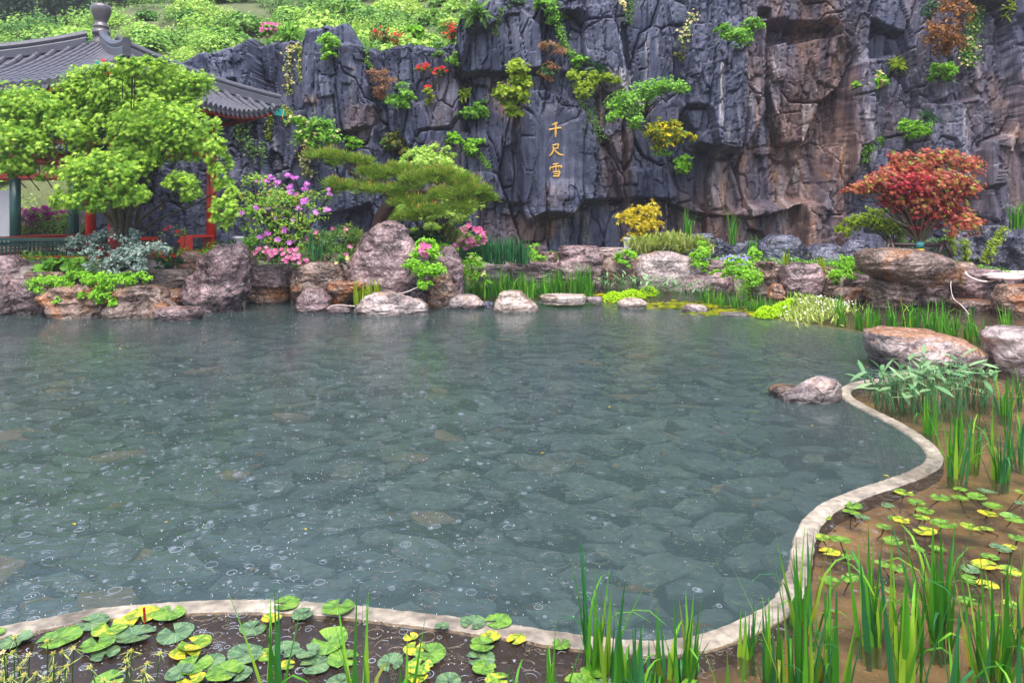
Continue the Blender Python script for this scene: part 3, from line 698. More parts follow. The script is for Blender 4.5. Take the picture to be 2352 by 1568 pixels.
# the top turns back into a rough ledge
back = [(.0, -.02), (.35, .02), (.8, -.04), (1.5, -.15), (2.6, -.5)]
Xs = [X]; Ys = [Yc]; Zs = [Z]
for d0, dzz in back:
    Xs.append(X[:, -1:]); Ys.append(Yc[:, -1:]+.12+d0+.1*noise(np.stack([xs*2, xs*0+d0*3, xs*0], 1), 9)[:, None]); Zs.append(Z[:, -1:]+dzz)
XX = np.concatenate(Xs, 1); YY = np.concatenate(Ys, 1); ZZ = np.concatenate(Zs, 1)
nx, nz_ = XX.shape; ii, jj = np.meshgrid(np.arange(nx-1), np.arange(nz_-1), indexing='ij'); q = (ii*nz_+jj).ravel()
CFc = np.stack([q, q+nz_, q+nz_+1, q+1], 1)
brown = np.zeros(X.shape)
for pl, fe, am in (([(1735,-40),(1985,-40),(1970,300),(1940,600),(1560,620),(1570,460),(1690,340)], 45, 1.0), ([(1100,470),(1212,500),(1300,500),(1240,580),(1100,590)], 15, .8), ([(1420,470),(1600,480),(1600,560),(1420,560)], 18, .7),
                   ([(1370,320),(1450,300),(1440,480),(1390,480)], 14, .6), ([(1112,180),(1200,180),(1200,300),(1112,240)], 14, .55), ([(985,170),(1060,170),(1060,300),(985,300)], 12, .3), ([(1360,190),(1430,210),(1440,290),(1370,290)], 12, .6),
                   ([(800,240),(870,250),(850,340),(780,300)], 12, .5), ([(980,330),(1060,330),(1060,470),(980,470)], 12, .45), ([(700,225),(735,225),(735,240),(700,240)], 6, .8), ([(2270,160),(2420,160),(2420,520),(2290,520)], 30, .7), ([(1960,0),(2420,0),(2420,560),(1960,560)], 60, .28), ([(1250,430),(1300,430),(1300,480),(1250,480)], 10, .3)):
    brown = np.maximum(brown, am*pmk(pl, fe))
brown = np.clip(brown*(.5+1.5*(fbm(np.stack([f*1.9, g*.28, zz], 1), 4, 80).reshape(X.shape)+.22)), 0, 1)
streak = np.zeros(X.shape)
for x0, y0, x1, y1, wd, am in ((1930,60,1932,140,6,.3),(1640,400,1640,470,6,.5),(1720,470,1722,560,9,.45),(1505,60,1507,120,5,.3),(1100,310,1102,420,6,.35),(812,150,812,240,7,.3),(760,190,762,260,6,.3),(2300,300,2302,420,6,.35),(2210,250,2208,380,6,.4),(1820,380,1815,520,9,.4),(1860,230,1850,420,8,.4),(1780,110,1790,300,7,.35),(1745,65,1748,130,8,.3),(1634,165,1632,295,5,1),(1400,170,1470,260,26,.75),(1318,480,1345,500,18,.6),(1480,90,1480,180,5,.4),(625,310,627,480,4,.5),(722,220,722,260,5,.6),(2020,210,2022,300,5,.5),(2020,330,2015,420,5,.5),(1970,250,1990,360,7,.5),
                                (2240,30,2262,250,7,.35),(2165,180,2170,300,5,.4),(1880,160,1870,260,6,.3),(985,380,988,440,10,.35),(1445,455,1450,540,7,.6),(1295,500,1300,560,10,.5),(1345,500,1350,560,12,.5),(1700,180,1702,260,4,.4),(2080,380,2080,470,5,.4),(1650,300,1652,480,6,.35),(1530,640,1530,650,4,.2),(1230,500,1235,560,8,.45)):
    t = np.clip((pyf-y0)/(y1-y0+1e-6), 0, 1); streak = np.maximum(streak, am*sstep(wd*1.6, wd*.2, np.abs(px+wob*.4-(x0+(x1-x0)*t)))*sstep(y0-10, y0+6, pyf)*sstep(y1+22, y1-8, pyf))
def ext(a): return np.concatenate([a]+[a[:, -1:]]*len(back), 1).ravel()
obj('cliff', np.stack([XX.ravel(), YY.ravel(), ZZ.ravel()], 1), CFc, M['cliff'], attr={'brown': ext(brown), 'streak': ext(streak)}, kind='structure')
def cliffpt(px_, py_, off=0.0):
    """a point on the cliff face seen at picture position px_, py_"""
    Y = 20.8
    for _ in range(6):
        x, _, z_ = at(px_, py_, Y); i = int(np.clip((x-xs[0])/.026, 0, len(xs)-1)); tp = top[i, 0]
        j = int(np.clip(z_/tp*(nv-1), 0, nv-1)); Y = float(Yc[i, j])
    return at(px_, py_, Y-off)

# ---- hillside behind
def hillz(x, y):
    s = sstep(-13.2, -11.3, x*20.5/np.maximum(y, 20.5))
    left = .85+np.clip(y-21.5, 0, 8)*.85+np.clip(y-29.5, 0, 99)*.47
    right = np.interp(x, [-12, -6, -1.5, 0, 20], [6.2, 6.4, 6.6, 11, 12])+np.clip(y-22.6, 0, 99)*.5
    z = left*(1-s)+right*s
    cap = np.interp(x, [-40, -30, -25, -20, -15, -10, 0], [12.4, 12.7, 13.2, 13.6, 15, 18, 22])
    return np.maximum(np.minimum(z, cap), cap+.62*(y-50))
gx, gy = np.meshgrid(np.arange(-60, 50, .6), np.arange(21.2, 110, .7), indexing='ij')
P = np.stack([gx.ravel(), gy.ravel(), gx.ravel()*0], 1); P[:, 2] = hillz(P[:, 0], P[:, 1])+.35*fbm(P*.4, 3, 90)-.1
nx, ny = gx.shape; ii, jj = np.meshgrid(np.arange(nx-1), np.arange(ny-1), indexing='ij'); q = (ii*ny+jj).ravel()
M['hillsoil'] = plain('grassy_hill_soil', (.09, .11, .04), .9, noise_amt=.6, scale=3)
obj('hillside', P, np.stack([q, q+ny, q+ny+1, q+1], 1), M['hillsoil'], smooth=True, kind='structure')

# ================================================================ ROCKS
def prof(kind, r):
    P = {'dome': [(1, .95), (.75, 1), (.45, .92), (.2, .72), (.06, .42)],
         'flat': [(1, .9), (.6, 1), (.3, .97), (.1, .86)],
         'block': [(1, .86), (.7, .97), (.4, 1), (.15, .9), (.04, .72)],
         'lump': [(1, .9), (.8, 1), (.5, .95), (.3, .78), (.1, .5)],
         'wedge': [(1, 1), (.7, .93), (.45, .75), (.2, .5), (.05, .3)]}[kind]
    out = []
    for t, wd in P[::-1]:
        sh = r.uniform(-.06, .06); out.append((t, wd*r.uniform(.95, 1.03), sh))
    return out
def rock(label, mat, Y, rows=None, box=None, kind='lump', thick=.75, rough=.09, grp='rocks of the pond bank', sq=2.6, lean=0, groove=None, res=(34, 56), seed=None, name='rock', cat='rock', sink=.25, extra=None):
    seed = seed if seed is not None else R.randrange(9999); r = random.Random(seed)
    if box:
        x0, x1, y0, y1 = box; cxp = (x0+x1)/2; hw = (x1-x0)/2
        rows = [(y0+(y1-y0)*t, cxp+hw*(sh-wd), cxp+hw*(sh+wd)) for t, wd, sh in prof(kind, r)]
    rows = sorted(rows); ys = np.array([q[0] for q in rows], float); xl = np.array([q[1] for q in rows], float); xr = np.array([q[2] for q in rows], float)
    h = ys[-1]-ys[0]; nl, na = res
    # lowest ring continues downwards so the stone is bedded
    yy = np.concatenate([np.linspace(ys[0], ys[-1], nl), [ys[-1]+h*sink*.5, ys[-1]+h*sink]])
    L_ = np.interp(yy, ys, xl); R_ = np.interp(yy, ys, xr)
    c = (L_+R_)/2; hw = (R_-L_)/2
    ring = []
    for i in range(len(yy))[::-1]:
        ring.append((yy[i], c[i], hw[i]))
    # close the top
    hw0 = hw[0]
    for k, (fac, dz_) in enumerate(((.8, .012), (.52, .022), (.22, .028), (.0, .03))): ring.append((ys[0]-h*dz_, c[0], hw0*fac))
    mw = hw.max()*Y/F; W = max(mw, .05)
    V = []
    for yv, cc, hh in ring:
        hz = (yv-ys[0])/max(h, 1e-6)
        for k in range(na):
            a = 2*PI*k/na; ca_, sa = math.cos(a), math.sin(a)
            ex = 2/sq; u = math.copysign(abs(ca_)**ex, ca_); v = math.copysign(abs(sa)**ex, sa)
            hm = hh*Y/F
            dep = (hm*.55+W*.45*min(1, hh/max(hw0, 1)) if hh < hw0*.99 else hm*.55+W*.45)*thick
            V.append(((cc-CX)*Y/F+u*hm, Y+v*dep+lean*(1-hz)*h*Y/F, EYE-(yv-HY)*Y/F))
    V = np.array(V); Hm = h*Y/F; S = min(max(W*1.4, .15), max(Hm*1.3, .15))
    nr = len(ring)
    cen = np.repeat(V.reshape(nr, na, 3).mean(1), na, 0); out = V-cen; ln = np.linalg.norm(out, axis=1)[:, None]+1e-6; out /= ln
    cz = V[:, 2].min()+.45*(V[:, 2].max()-V[:, 2].min()); out[:, 2] += .5*np.clip((V[:, 2]-cz)/(Hm+1e-6), -.2, 1); out /= np.linalg.norm(out, axis=1)[:, None]+1e-6
    Pn = V/S+seed*.37
    am = np.clip(ln[:, 0]/(W*.35), .15, 1)
    dsp = rough*1.15*S*(1.0*fbm(Pn*1.3, 3, seed)+.75*fbm(Pn*2.8, 4, seed+9, ridge=True)+.18*fbm(Pn*7, 3, seed+5, ridge=True)-.25)
    if groove: G = V.copy(); G = G/np.array(groove)+seed; dsp += rough*.6*S*fbm(G, 3, seed+20, ridge=True)
    # angular facets
    q = fbm(Pn*1.1, 2, seed+33); dsp += rough*1.6*S*(np.round(q*3)/3-q)
    q = fbm(Pn*2.3+9, 2, seed+34); dsp += rough*.7*S*(np.round(q*3)/3-q)
    V = V+out*(dsp*am)[:, None]
    if extra is not None: V = extra(V)
    Fc = [(i*na+k, i*na+(k+1) % na, (i+1)*na+(k+1) % na, (i+1)*na+k) for i in range(nr-1) for k in range(na)]
    V = np.vstack([V]); base = (V[:, 0].mean(), Y, V[:, 2].min())
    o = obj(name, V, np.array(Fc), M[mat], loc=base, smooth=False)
    me = o.data; me.polygons.foreach_set('use_smooth', np.ones(len(me.polygons), dtype=bool))
    return tag(o, label, cat, grp)
def YW(py): return EYE*F/(py-HY)       # depth of a point on the water line
LB = 'rocks of the left bank'
rock('dark hump backed rock at the left edge beside the red railing', 'purple', 13.6, box=(-30,62,584,655), kind='dome', grp=LB)
rock('dark rock at the left edge of the picture standing in the water', 'purple', 12.7, box=(-45,30,632,728), kind='block', grp=LB)
rock('dark purple rock behind the white mortar seam at the far left waterline', 'purple', 12.9, box=(24,116,638,724), kind='block', grp=LB)
rock('long low brown slab lying on top of the bank under the round leaves', 'brown', 13.5, box=(62,178,620,646), kind='flat', grp=LB)
rock('rusty orange rock with a dark hollow at the waterline under the creeping shrub', 'orange', 12.65, rows=[(652,160,215),(662,125,238),(680,112,250),(700,110,256),(728,118,258)], grp=LB, rough=.16)
rock('smooth brown rock with a shadowed arch in its face at the waterline', 'brown', 12.5, rows=[(657,310,342),(664,275,352),(680,272,368),(700,262,392),(715,252,402),(732,246,402)], grp=LB, rough=.10,
     extra=lambda V: V+np.stack([V[:, 0]*0, .32*np.exp(-(((V[:, 0]-at(325,700,12.2)[0])/.2)**2+((V[:, 2]-at(0,700,12.2)[2])/.3)**4)), V[:, 0]*0], 1))
rock('flat pale purple stone lying in the water below the arched rock', 'purple', 12.15, box=(358,463,704,736), kind='flat', grp=LB, rough=.1)
rock('layered dark slab set in the bank left of the tall ribbed rock', 'layered', 13.6, box=(332,448,617,670), kind='block', grp=LB, rough=.07, groove=(3, 3, .08))
rock('lower rough stone under the layered slab', 'brown', 13.4, box=(340,440,660,700), kind='block', grp=LB)
rock('small orange rock at the foot of the red pavilion bench', 'orange', 14.6, box=(408,468,574,622), kind='lump', grp=LB)
rock('tall ribbed brown rock with flowing vertical folds at the water edge', 'purple', 13.3, rows=[(564,508,548),(574,487,562),(595,466,566),(620,455,570),(650,440,568),(672,425,566),(690,430,552),(698,440,545)], grp=LB, rough=.15, groove=(.1, .2, .45))
rock('small grey rock under the left white lamp', 'purple', 14.8, box=(558,590,576,612), grp=LB)
rock('flat topped purple slab between the ribbed rock and the pink flowers', 'purple', 14.5, box=(578,680,606,646), kind='flat', grp=LB)
rock('orange stained block under the flat purple slab at the waterline', 'orange', 14.6, box=(570,672,640,694), kind='block', grp=LB, rough=.1)
rock('wide rounded brown boulder above the slanting slab', 'brown', 14.1, box=(668,796,597,652), kind='dome', grp=LB, thick=.7)
rock('small purple rock peeping out behind the wide brown boulder', 'purple', 14.9, box=(678,722,584,612), grp=LB)
rock('dark brown rock tucked under the wide brown boulder', 'brown', 14.3, box=(672,752,642,694), kind='block', grp=LB)
rock('smooth egg shaped boulder standing in the water', 'purple', 13.1, box=(678,760,661,718), kind='dome', grp=LB, rough=.05)
rock('tilted brown slab with a pale broken edge left of the pinnacle', 'orange', 13.5, rows=[(648,760,842),(658,756,844),(672,760,830),(690,762,805),(702,764,800)], grp=LB, rough=.09)
rock('tall brown pinnacle rock with a rounded top below the pine', 'purple', 13.9, rows=[(512,882,914),(518,868,924),(532,853,933),(550,838,944),(575,822,956),(600,809,960),(625,798,966),(650,800,975),(680,806,982),(705,812,985)], rough=.09, thick=.6, groove=(.25, .4, .6), res=(60, 80), grp=LB)
rock('pale lilac rock with wavy folds lying in front of the pinnacle', 'pale', 12.9, rows=[(673,860,905),(680,845,930),(690,835,970),(702,820,985),(718,815,985)], rough=.17, grp=LB, thick=.6)
rock('small low stone in the water left of the strap leaved plant', 'purple', 12.9, box=(750,806,700,720), kind='dome', grp=LB, rough=.06)
rock('slanting brown rock with white veins leaning right of the bright green shrub', 'brown', 13.7, rows=[(608,990,1018),(622,988,1028),(650,985,1040),(680,982,1050),(700,980,1040)], rough=.07, grp=LB)
rock('dark fluted rock standing behind the slanting veined rock', 'purple', 14.4, rows=[(568,1020,1040),(580,1008,1050),(600,996,1060),(630,1010,1062),(668,1022,1060)], rough=.13, groove=(.12, .2, .5), grp=LB)
rock('low brown rock in the water right of the slanting rock', 'pale', 13.7, box=(1024,1112,676,706), kind='dome', grp='stones along the far waterline')
rock('tiny grey stone between two larger stones at the waterline', 'slate', 13.6, box=(1108,1134,692,704), kind='dome', grp='stones along the far waterline')
rock('rounded cream stone with horizontal cracks standing in the water', 'cream', 13.3, rows=[(669,1158,1196),(675,1148,1204),(686,1142,1215),(698,1138,1230),(710,1134,1236)], rough=.045, grp='stones along the far waterline', groove=(2, 2, .12))
rock('long low cream stone at the waterline in front of the iris row', 'cream', 14.0, box=(1238,1348,676,692), kind='flat', grp='stones along the far waterline')
rock('short flat stone left of the glowing yellow green moss', 'pale', 14.1, box=(1347,1384,681,692), kind='flat', grp='stones along the far waterline')
rock('low pale stone in front of the yellow green moss', 'cream', 13.7, box=(1418,1484,684,702), kind='dome', grp='stones along the far waterline')
rock('rounded lilac stone in front of the lily pads', 'pale', 13.2, box=(1565,1626,698,722), kind='dome', grp='stones along the far waterline')
rock('flat wet stone barely above the water left of the right moss mound', 'pale', 12.7, box=(1652,1720,718,728), kind='flat', grp='stones along the far waterline')
CB = 'rocks of the centre bank'
rock('pale purple folded rock at the left end of the centre bank', 'pale', 17.2, box=(1090,1176,604,668), kind='block', grp=CB, rough=.13)
rock('folded purple rock behind the middle of the iris row', 'purple', 17.4, box=(1155,1290,598,660), kind='flat', grp=CB, rough=.15)
rock('jagged purple rock with slanting fins behind the iris row', 'purple', 17.1, rows=[(573,1345,1366),(585,1336,1380),(600,1292,1386),(625,1284,1384),(660,1280,1380)], grp=CB, rough=.17, groove=(.2, .2, .4))
rock('brown slab lying level on top of the centre bank', 'purple', 18.4, box=(1280,1378,562,592), kind='flat', grp=CB)
rock('pale flat slab on top of the bank beside the right lamp', 'pale', 18.2, box=(1370,1455,566,598), kind='flat', grp=CB)
rock('small brown slab right of the upper iris bed', 'brown', 18.4, box=(1233,1280,577,600), kind='flat', grp=CB)
rock('dark rock marked with white squiggles left of the big pale boulder', 'brown', 16.9, box=(1380,1462,588,660), kind='block', grp=CB)
rock('big smooth pale lilac boulder in the middle of the bank', 'pale', 16.9, rows=[(579,1510,1545),(585,1485,1560),(595,1466,1585),(612,1460,1605),(632,1460,1618),(660,1462,1622)], grp=CB, rough=.07, thick=.6)
rock('long low purple rock right of the big pale boulder', 'purple', 16.6, box=(1565,1690,622,676), kind='dome', grp=CB, rough=.1)
rock('small purple rock above the long low one beside the lavender flowers', 'purple', 17.4, box=(1616,1684,596,632), kind='dome', grp=CB)
CF = 'blue grey rocks at the foot of the cliff'
for lab, bx, kd in (('small dark round rock at the cliff foot behind the pale grass', (1515,1560,542,572), 'dome'), ('broad blue grey rock at the cliff foot behind the pale grass', (1568,1645,535,590), 'block'),
                    ('narrow blue grey rock right of the broad one', (1634,1665,547,602), 'block'), ('square grooved blue grey rock above the lavender flowers', (1656,1728,556,608), 'block'),
                    ('smooth slate rock wedged beside the strap leaved tuft', (1703,1740,552,604), 'block'), ('large humped blue grey rock at the cliff foot left of the red maple', (1733,1850,536,612), 'dome'),
                    ('jagged blue grey rock between the humped rock and the round one', (1842,1945,555,616), 'lump'), ('round dark rock under the lime green branches', (1932,1998,549,600), 'dome'),
                    ('low slate rock half hidden left of the timber tree support', (2000,2046,568,600), 'dome')):
    rock(lab, 'slate', 18.3, box=bx, kind=kd, grp=CF, rough=.08)
rock('dark blue rock with hanging vine under the red maple', 'slate', 16.4, rows=[(535,2195,2230),(560,2180,2245),(590,2170,2250),(640,2165,2255)], grp=CF, rough=.12)
rock('dark blue faceted rock in the middle right of the red maple', 'slate', 16.2, rows=[(520,2250,2300),(550,2235,2320),(600,2230,2335),(640,2225,2340)], grp=CF, rough=.12)
rock('dark blue angular rock at the right edge under the strap leaved plant', 'slate', 15.8, rows=[(548,2335,2400),(575,2315,2420),(620,2305,2430),(650,2300,2440)], grp=CF, rough=.1)
RB = 'rocks of the right bank'
rock('craggy rust brown rock right of the lavender flowers', 'brown', 15.6, box=(1720,1792,599,688), kind='block', grp=RB, rough=.15)
rock('rounded purple brown block in the right bank above the white flowered grass', 'purple', 15.1, box=(1790,1886,602,680), kind='block', grp=RB, rough=.08)
rock('small orange stone below the craggy rock', 'orange', 15.0, box=(1764,1802,648,692), grp=RB)
rock('dark brown rock left of the green shrub on the right bank', 'brown', 15.4, box=(1878,1930,612,684), kind='block', grp=RB)
rock('squarish grey rock under the green shrub', 'purple', 15.0, box=(1940,1998,632,672), kind='block', grp=RB)
rock('brown stone at the waterline left of the overhanging boulder', 'brown', 14.4, box=(1916,1984,660,706), kind='block', grp=RB)
rock('huge smooth brown boulder with an overhanging lip under the red maple', 'brown', 13.6, rows=[(571,2030,2072),(576,1985,2120),(585,1970,2155),(600,1966,2182),(618,1972,2188),(632,2000,2192),(645,2030,2190),(658,2075,2160)], grp=RB, rough=.055, thick=.6, sink=0, res=(44, 72), groove=(.6, .6, .18))
rock('folded brown rock carrying the overhanging boulder', 'brown', 13.7, rows=[(640,2015,2110),(655,2005,2120),(680,2000,2105),(712,2008,2096)], grp=RB, rough=.12, groove=(.5, .5, .12))
rock('dark recessed rock in shade under the boulder lip', 'purple', 14.4, box=(2085,2180,640,715), kind='block', grp=RB)
rock('brown and orange rock behind the hose end', 'orange', 14.8, box=(2180,2246,600,640), kind='dome', grp=RB)
rock('wide purple rock with scalloped face under the hose', 'purple', 14.1, rows=[(618,2200,2280),(630,2184,2292),(655,2182,2296),(680,2190,2292),(695,2200,2290)], grp=RB, rough=.1)
rock('brown rock low in the bank under the scalloped rock', 'brown', 13.6, box=(2180,2300,688,735), kind='block', grp=RB)
rock('rounded orange brown rock at the right edge below the hose', 'orange', 12.8, box=(2286,2400,653,735), kind='block', grp=RB, rough=.08)
rock('grey purple rock at the right edge carrying the coiled hose', 'purple', 14.0, box=(2290,2430,636,670), kind='flat', grp=RB)
rock('big orange and purple boulder standing in the water behind the broad leaved plants', 'rusttop', 8.3, rows=[(757,2030,2100),(762,1998,2150),(775,1996,2190),(792,1999,2222),(806,2003,2244),(822,2010,2244),(838,2012,2238),(855,2018,2225),(872,2030,2180),(892,2040,2170)], rough=.06, thick=.7, grp=RB, res=(50, 76))
rock('weathered banded rock leaning in from the right edge', 'pale', 8.0, rows=[(758,2284,2400),(775,2274,2430),(790,2278,2430),(820,2285,2430),(850,2298,2430),(880,2308,2430),(915,2320,2430),(935,2325,2430)], rough=.1, grp=RB, groove=(.6, .6, .1), sink=.1)
rock('small dark stone between the two big right hand boulders', 'purple', 8.6, box=(2250,2294,806,846), grp=RB)
rock('pinkish pointed rock half sunk in the pond by the kerb', 'pale', 6.75, rows=[(868,1878,1902),(874,1868,1918),(882,1845,1924),(893,1826,1925),(905,1795,1926),(925,1785,1924)], rough=.07, thick=.5, grp='rock alone in the pond', sink=.35)
rock('brown ledge of rock just under the water left of the pointed rock', 'brown', 6.9, rows=[(886,1776,1820),(896,1768,1880),(910,1772,1920),(930,1800,1920)], rough=.06, thick=.5, grp='rock alone in the pond', sink=.3)
# the mortar that fills the joints of the bank
def mortar(pts, Y0, h0, h1, nm='mortar_wall'):
    pass

# ================================================================ PAVILION
PC = np.array([-9.93, 16.5]); HWD = 2.83
pav = thing('pavilion', 'square red pavilion with a curved grey tiled roof behind the green maple', 'pavilion', (PC[0], PC[1], .5))
b = MB(); fa = math.radians(-8.4)
def fdir(k):
    a = fa+k*PI/2; return np.array([math.cos(a), math.sin(a)]), np.array([-math.sin(a), math.cos(a)])
n0, l0 = fdir(0)
def slabbox(mb, hw, z0, z1):
    c = [PC+n0*a*hw+l0*b_*hw for a, b_ in ((-1,-1),(1,-1),(1,1),(-1,1))]
    mb.add([(*p, z0) for p in c]+[(*p, z1) for p in c], [(3,2,1,0),(4,5,6,7),(0,1,5,4),(1,2,6,5),(2,3,7,6),(3,0,4,7)])
slabbox(b, 2.15, .3, .88); b.build('platform', M['slabgrey'], pav)
def rpt(k, t, s, dz=0):
    n_, l_ = fdir(k); hw = HWD*t; u = min(1, abs(s)/max(hw, 1e-6))
    ext = .22*u**4*t
    p = PC+n_*(HWD*t+ext)+l_*(s+math.copysign(ext, s)*u)
    return np.array([p[0], p[1], 6.05-1.62*(1.25*t-.25*t*t)+.46*t**1.5*u**3+dz])
for k in range(4):
    V = []; nt_, ns = 12, 20
    for i in range(nt_+1):
        t = .05+.95*i/nt_
        for j in range(ns+1): V.append(rpt(k, t, HWD*t*(-1+2*j/ns)))
    m0 = len(V); V += [v-np.array([0, 0, .07]) for v in V]
    Fc = []
    for i in range(nt_):
        for j in range(ns):
            a = i*(ns+1)+j; Fc.append((a, a+1, a+ns+2, a+ns+1)); Fc.append((m0+a+ns+1, m0+a+ns+2, m0+a+1, m0+a))
    e = nt_*(ns+1); Fc += [(e+j, e+j+1, m0+e+j+1, m0+e+j) for j in range(ns)]
    rf = obj('roof_face', V, Fc, M['tile'], pav, (PC[0], PC[1], 6), smooth=False)
    n_, l_ = fdir(k); sp = .205; N_ = int(HWD/sp)
    for j in range(-N_, N_+1):
        s = j*sp; t0 = max(.07, abs(s)/HWD+.01)
        if t0 > .97: continue
        ts = np.linspace(t0, 1.0, max(3, int((1-t0)*12)))
        pts = np.array([rpt(k, t, s, .025) for t in ts])
        rad = np.full(len(ts), .062); mb = MB(); mb.tube(pts, rad, 8)
        if k in (0, 3):
            # overlapping tile lips and the round end with its drip tile
            for q in np.arange(1.0, t0, -.11):
                mb.tube([rpt(k, q, s, .027), rpt(k, q-.012, s, .027)], .07, 8)
            e0 = rpt(k, 1.0, s, .02); d3 = np.array([n_[0], n_[1], -.2])
            mb.tube([e0, e0+d3*.03], .08, 10)
            e1 = rpt(k, 1.0, s+sp/2 if abs(s+sp/2) < HWD else s, -.03); lv = np.array([*l_, 0]); up = np.array([0, 0, 1.])
            o3 = np.array([n_[0], n_[1], 0])
            fan = [e1+lv*.085+o3*.015, e1+lv*.06-up*.07+o3*.03, e1-up*.13+o3*.035, e1-lv*.06-up*.07+o3*.03, e1-lv*.085+o3*.015]
            mb.add(fan+[p+o3*.02 for p in fan], [(0,1,2,3,4),(9,8,7,6,5)]+[(a, (a+1) % 5, (a+1) % 5+5, a+5) for a in range(5)])
        mb.build('tile_row', M['tile'], rf, smooth=False)
    # rafters and fascia under the eave
    mb = MB()
    for j in range(ns): mb.bar(rpt(k, .985, HWD*.985*(-1+2*j/ns), -.13), rpt(k, .985, HWD*.985*(-1+2*(j+1)/ns), -.13), .03, .1)
    mb.build('eave_board', M['red'], pav)
    if k in (0, 3, 2):
        for j in range(-13, 14):
            s = j*.205
            m = MB(); p1 = rpt(k, .965, s, -.19); p0 = rpt(k, .7, s*.9, -.16); m.bar(p0, p1, .075, .07); m.build('rafter', M['red'], pav)
            if k != 2:
                m = MB(); p1 = rpt(k, .86, s, -.27); p0 = rpt(k, .66, s*.9, -.24); m.bar(p0, p1, .08, .08); m.build('rafter', M['teal'], pav)
                m = MB(); m.bar(rpt(k, .8605, s, -.27), rpt(k, .868, s, -.27), .06, .06); m.build('rafter_end', M['gold'], pav)
    # ridge to the corner
    cs = [rpt(k, t, HWD*t) for t in np.linspace(.07, 1.0, 16)]
    m = MB()
    for a_, c_ in zip(cs[:-1], cs[1:]):
        m.bar(a_+[0, 0, .08], c_+[0, 0, .08], .14, .16)
    m.tube([c+np.array([0, 0, .17]) for c in cs], .065, 8); m.tube([c+np.array([0, 0, .27]) for c in cs], .085, 10)
    m.build('hip_ridge', M['tile'], pav, (PC[0], PC[1], 6))
    tip = cs[-1]; inn = rpt(k, .62, HWD*.62)
    d3 = tip-inn; d3 /= np.linalg.norm(d3)
    m = MB(); m.bar(inn-[0, 0, .22], tip+d3*.03-[0, 0, .17], .2, .2); m.build('corner_beam', M['teal'], pav)
    m = MB(); m.bar(tip+d3*.03-[0, 0, .17], tip+d3*.05-[0, 0, .17], .22, .22); m.bar(tip+d3*.03-[0, 0, .29], tip+d3*.05-[0, 0, .29], .14, .05); m.build('beam_end_trim', M['gold'], pav)
    m = MB(); m.bar(tip+d3*.05-[0, 0, .17], tip+d3*.12-[0, 0, .17], .15, .15); m.build('beam_end', M['teal'], pav)
# finial
fz = 5.98
prof_ = [(.21,-.1),(.2,.05),(.15,.12),(.145,.2),(.19,.23),(.205,.28),(.19,.32),(.16,.34),(.17,.4),(.185,.42),(.165,.45),(.13,.5),(.12,.53),(.14,.58),(.18,.68),(.215,.78),(.225,.86),(.215,.92),(.17,.96),(.09,.98),(.001,.985)]
V, Fc = lathe(prof_, (PC[0], PC[1], fz), 32); obj('finial', V, Fc, M['finial'], pav, (PC[0], PC[1], fz), smooth=True)
m = MB(); m.box((PC[0]-.2, PC[1]-.2, fz-.3), (PC[0]+.2, PC[1]+.2, fz+.02)); m.build('finial_base', M['tile'], pav)
# columns, beams, lattice, benches
RCc = 2.5
cols = []
for k in range(4):
    a = fa+PI/4+k*PI/2; p = PC+RCc*np.array([math.cos(a), math.sin(a)]); cols.append(p)
    V, Fc = lathe([(.125, 0), (.125, 1.5), (.12, 3.45)], (p[0], p[1], .9), 20); obj('column', V, Fc, M['red'], pav, (p[0], p[1], .9), smooth=True)
    V, Fc = lathe([(.2, 0), (.2, .05), (.15, .1)], (p[0], p[1], .86), 20); obj('column_base', V, Fc, M['slabgrey'], pav, (p[0], p[1], .86), smooth=False)
def seg(a, b_, t): return a*(1-t)+b_*t
for k in range(4):
    A, B_ = cols[k-1], cols[k]   # side k runs from column k-1 to column k
    for z_, h, mt, nm in ((3.42, .1, 'red', 'lower_beam'), (3.82, .1, 'red', 'upper_beam'), (4.08, .26, 'teal', 'painted_beam'), (4.3, .12, 'blue', 'painted_beam')):
        m = MB(); m.bar((*seg(A, B_, .03), z_), (*seg(A, B_, .97), z_), .09, h); m.build(nm, M[mt], pav)
    m = MB()
    for j in range(1, 18):
        t = .03+.94*j/18; m.bar((*seg(A, B_, t), 3.47), (*seg(A, B_, t), 3.77), .02, .025, (1, 0, 0))
    for z_ in (3.55, 3.68): m.bar((*seg(A, B_, .03), z_), (*seg(A, B_, .97), z_), .018, .02)
    m.build('beam_lattice', M['blue'], pav)
    spans = [(.04, .33), (.69, .96)] if k == 0 else [(.04, .96)]
    if k == 1: spans = []
    for t0, t1 in spans:
        p, q = seg(A, B_, t0), seg(A, B_, t1)
        m = MB(); m.bar((*p, 1.33), (*q, 1.33), .34, .06); m.build('bench_seat', M['red'] if k != 3 else M['green'], pav)
        m = MB()
        for t in (0, 1):
            e = seg(p, q, t*.94+.03); m.bar((*e, .9), (*e, 1.3), .3, .06, (B_[0]-A[0], B_[1]-A[1], 0))
        m.bar((*p, .95), (*q, .95), .05, .06); m.build('bench_frame', M['red'], pav)
        m = MB(); nn = max(3, int(np.linalg.norm(q-p)/.11))
        for j in range(1, nn):
            e = seg(p, q, j/nn); m.bar((*e, .98), (*e, 1.3), .02, .022, (1, 0, 0))
        for z_ in (1.06, 1.2): m.bar((*seg(p, q, .03), z_), (*seg(p, q, .97), z_), .02, .02)
        m.build('bench_lattice', M['green'], pav)

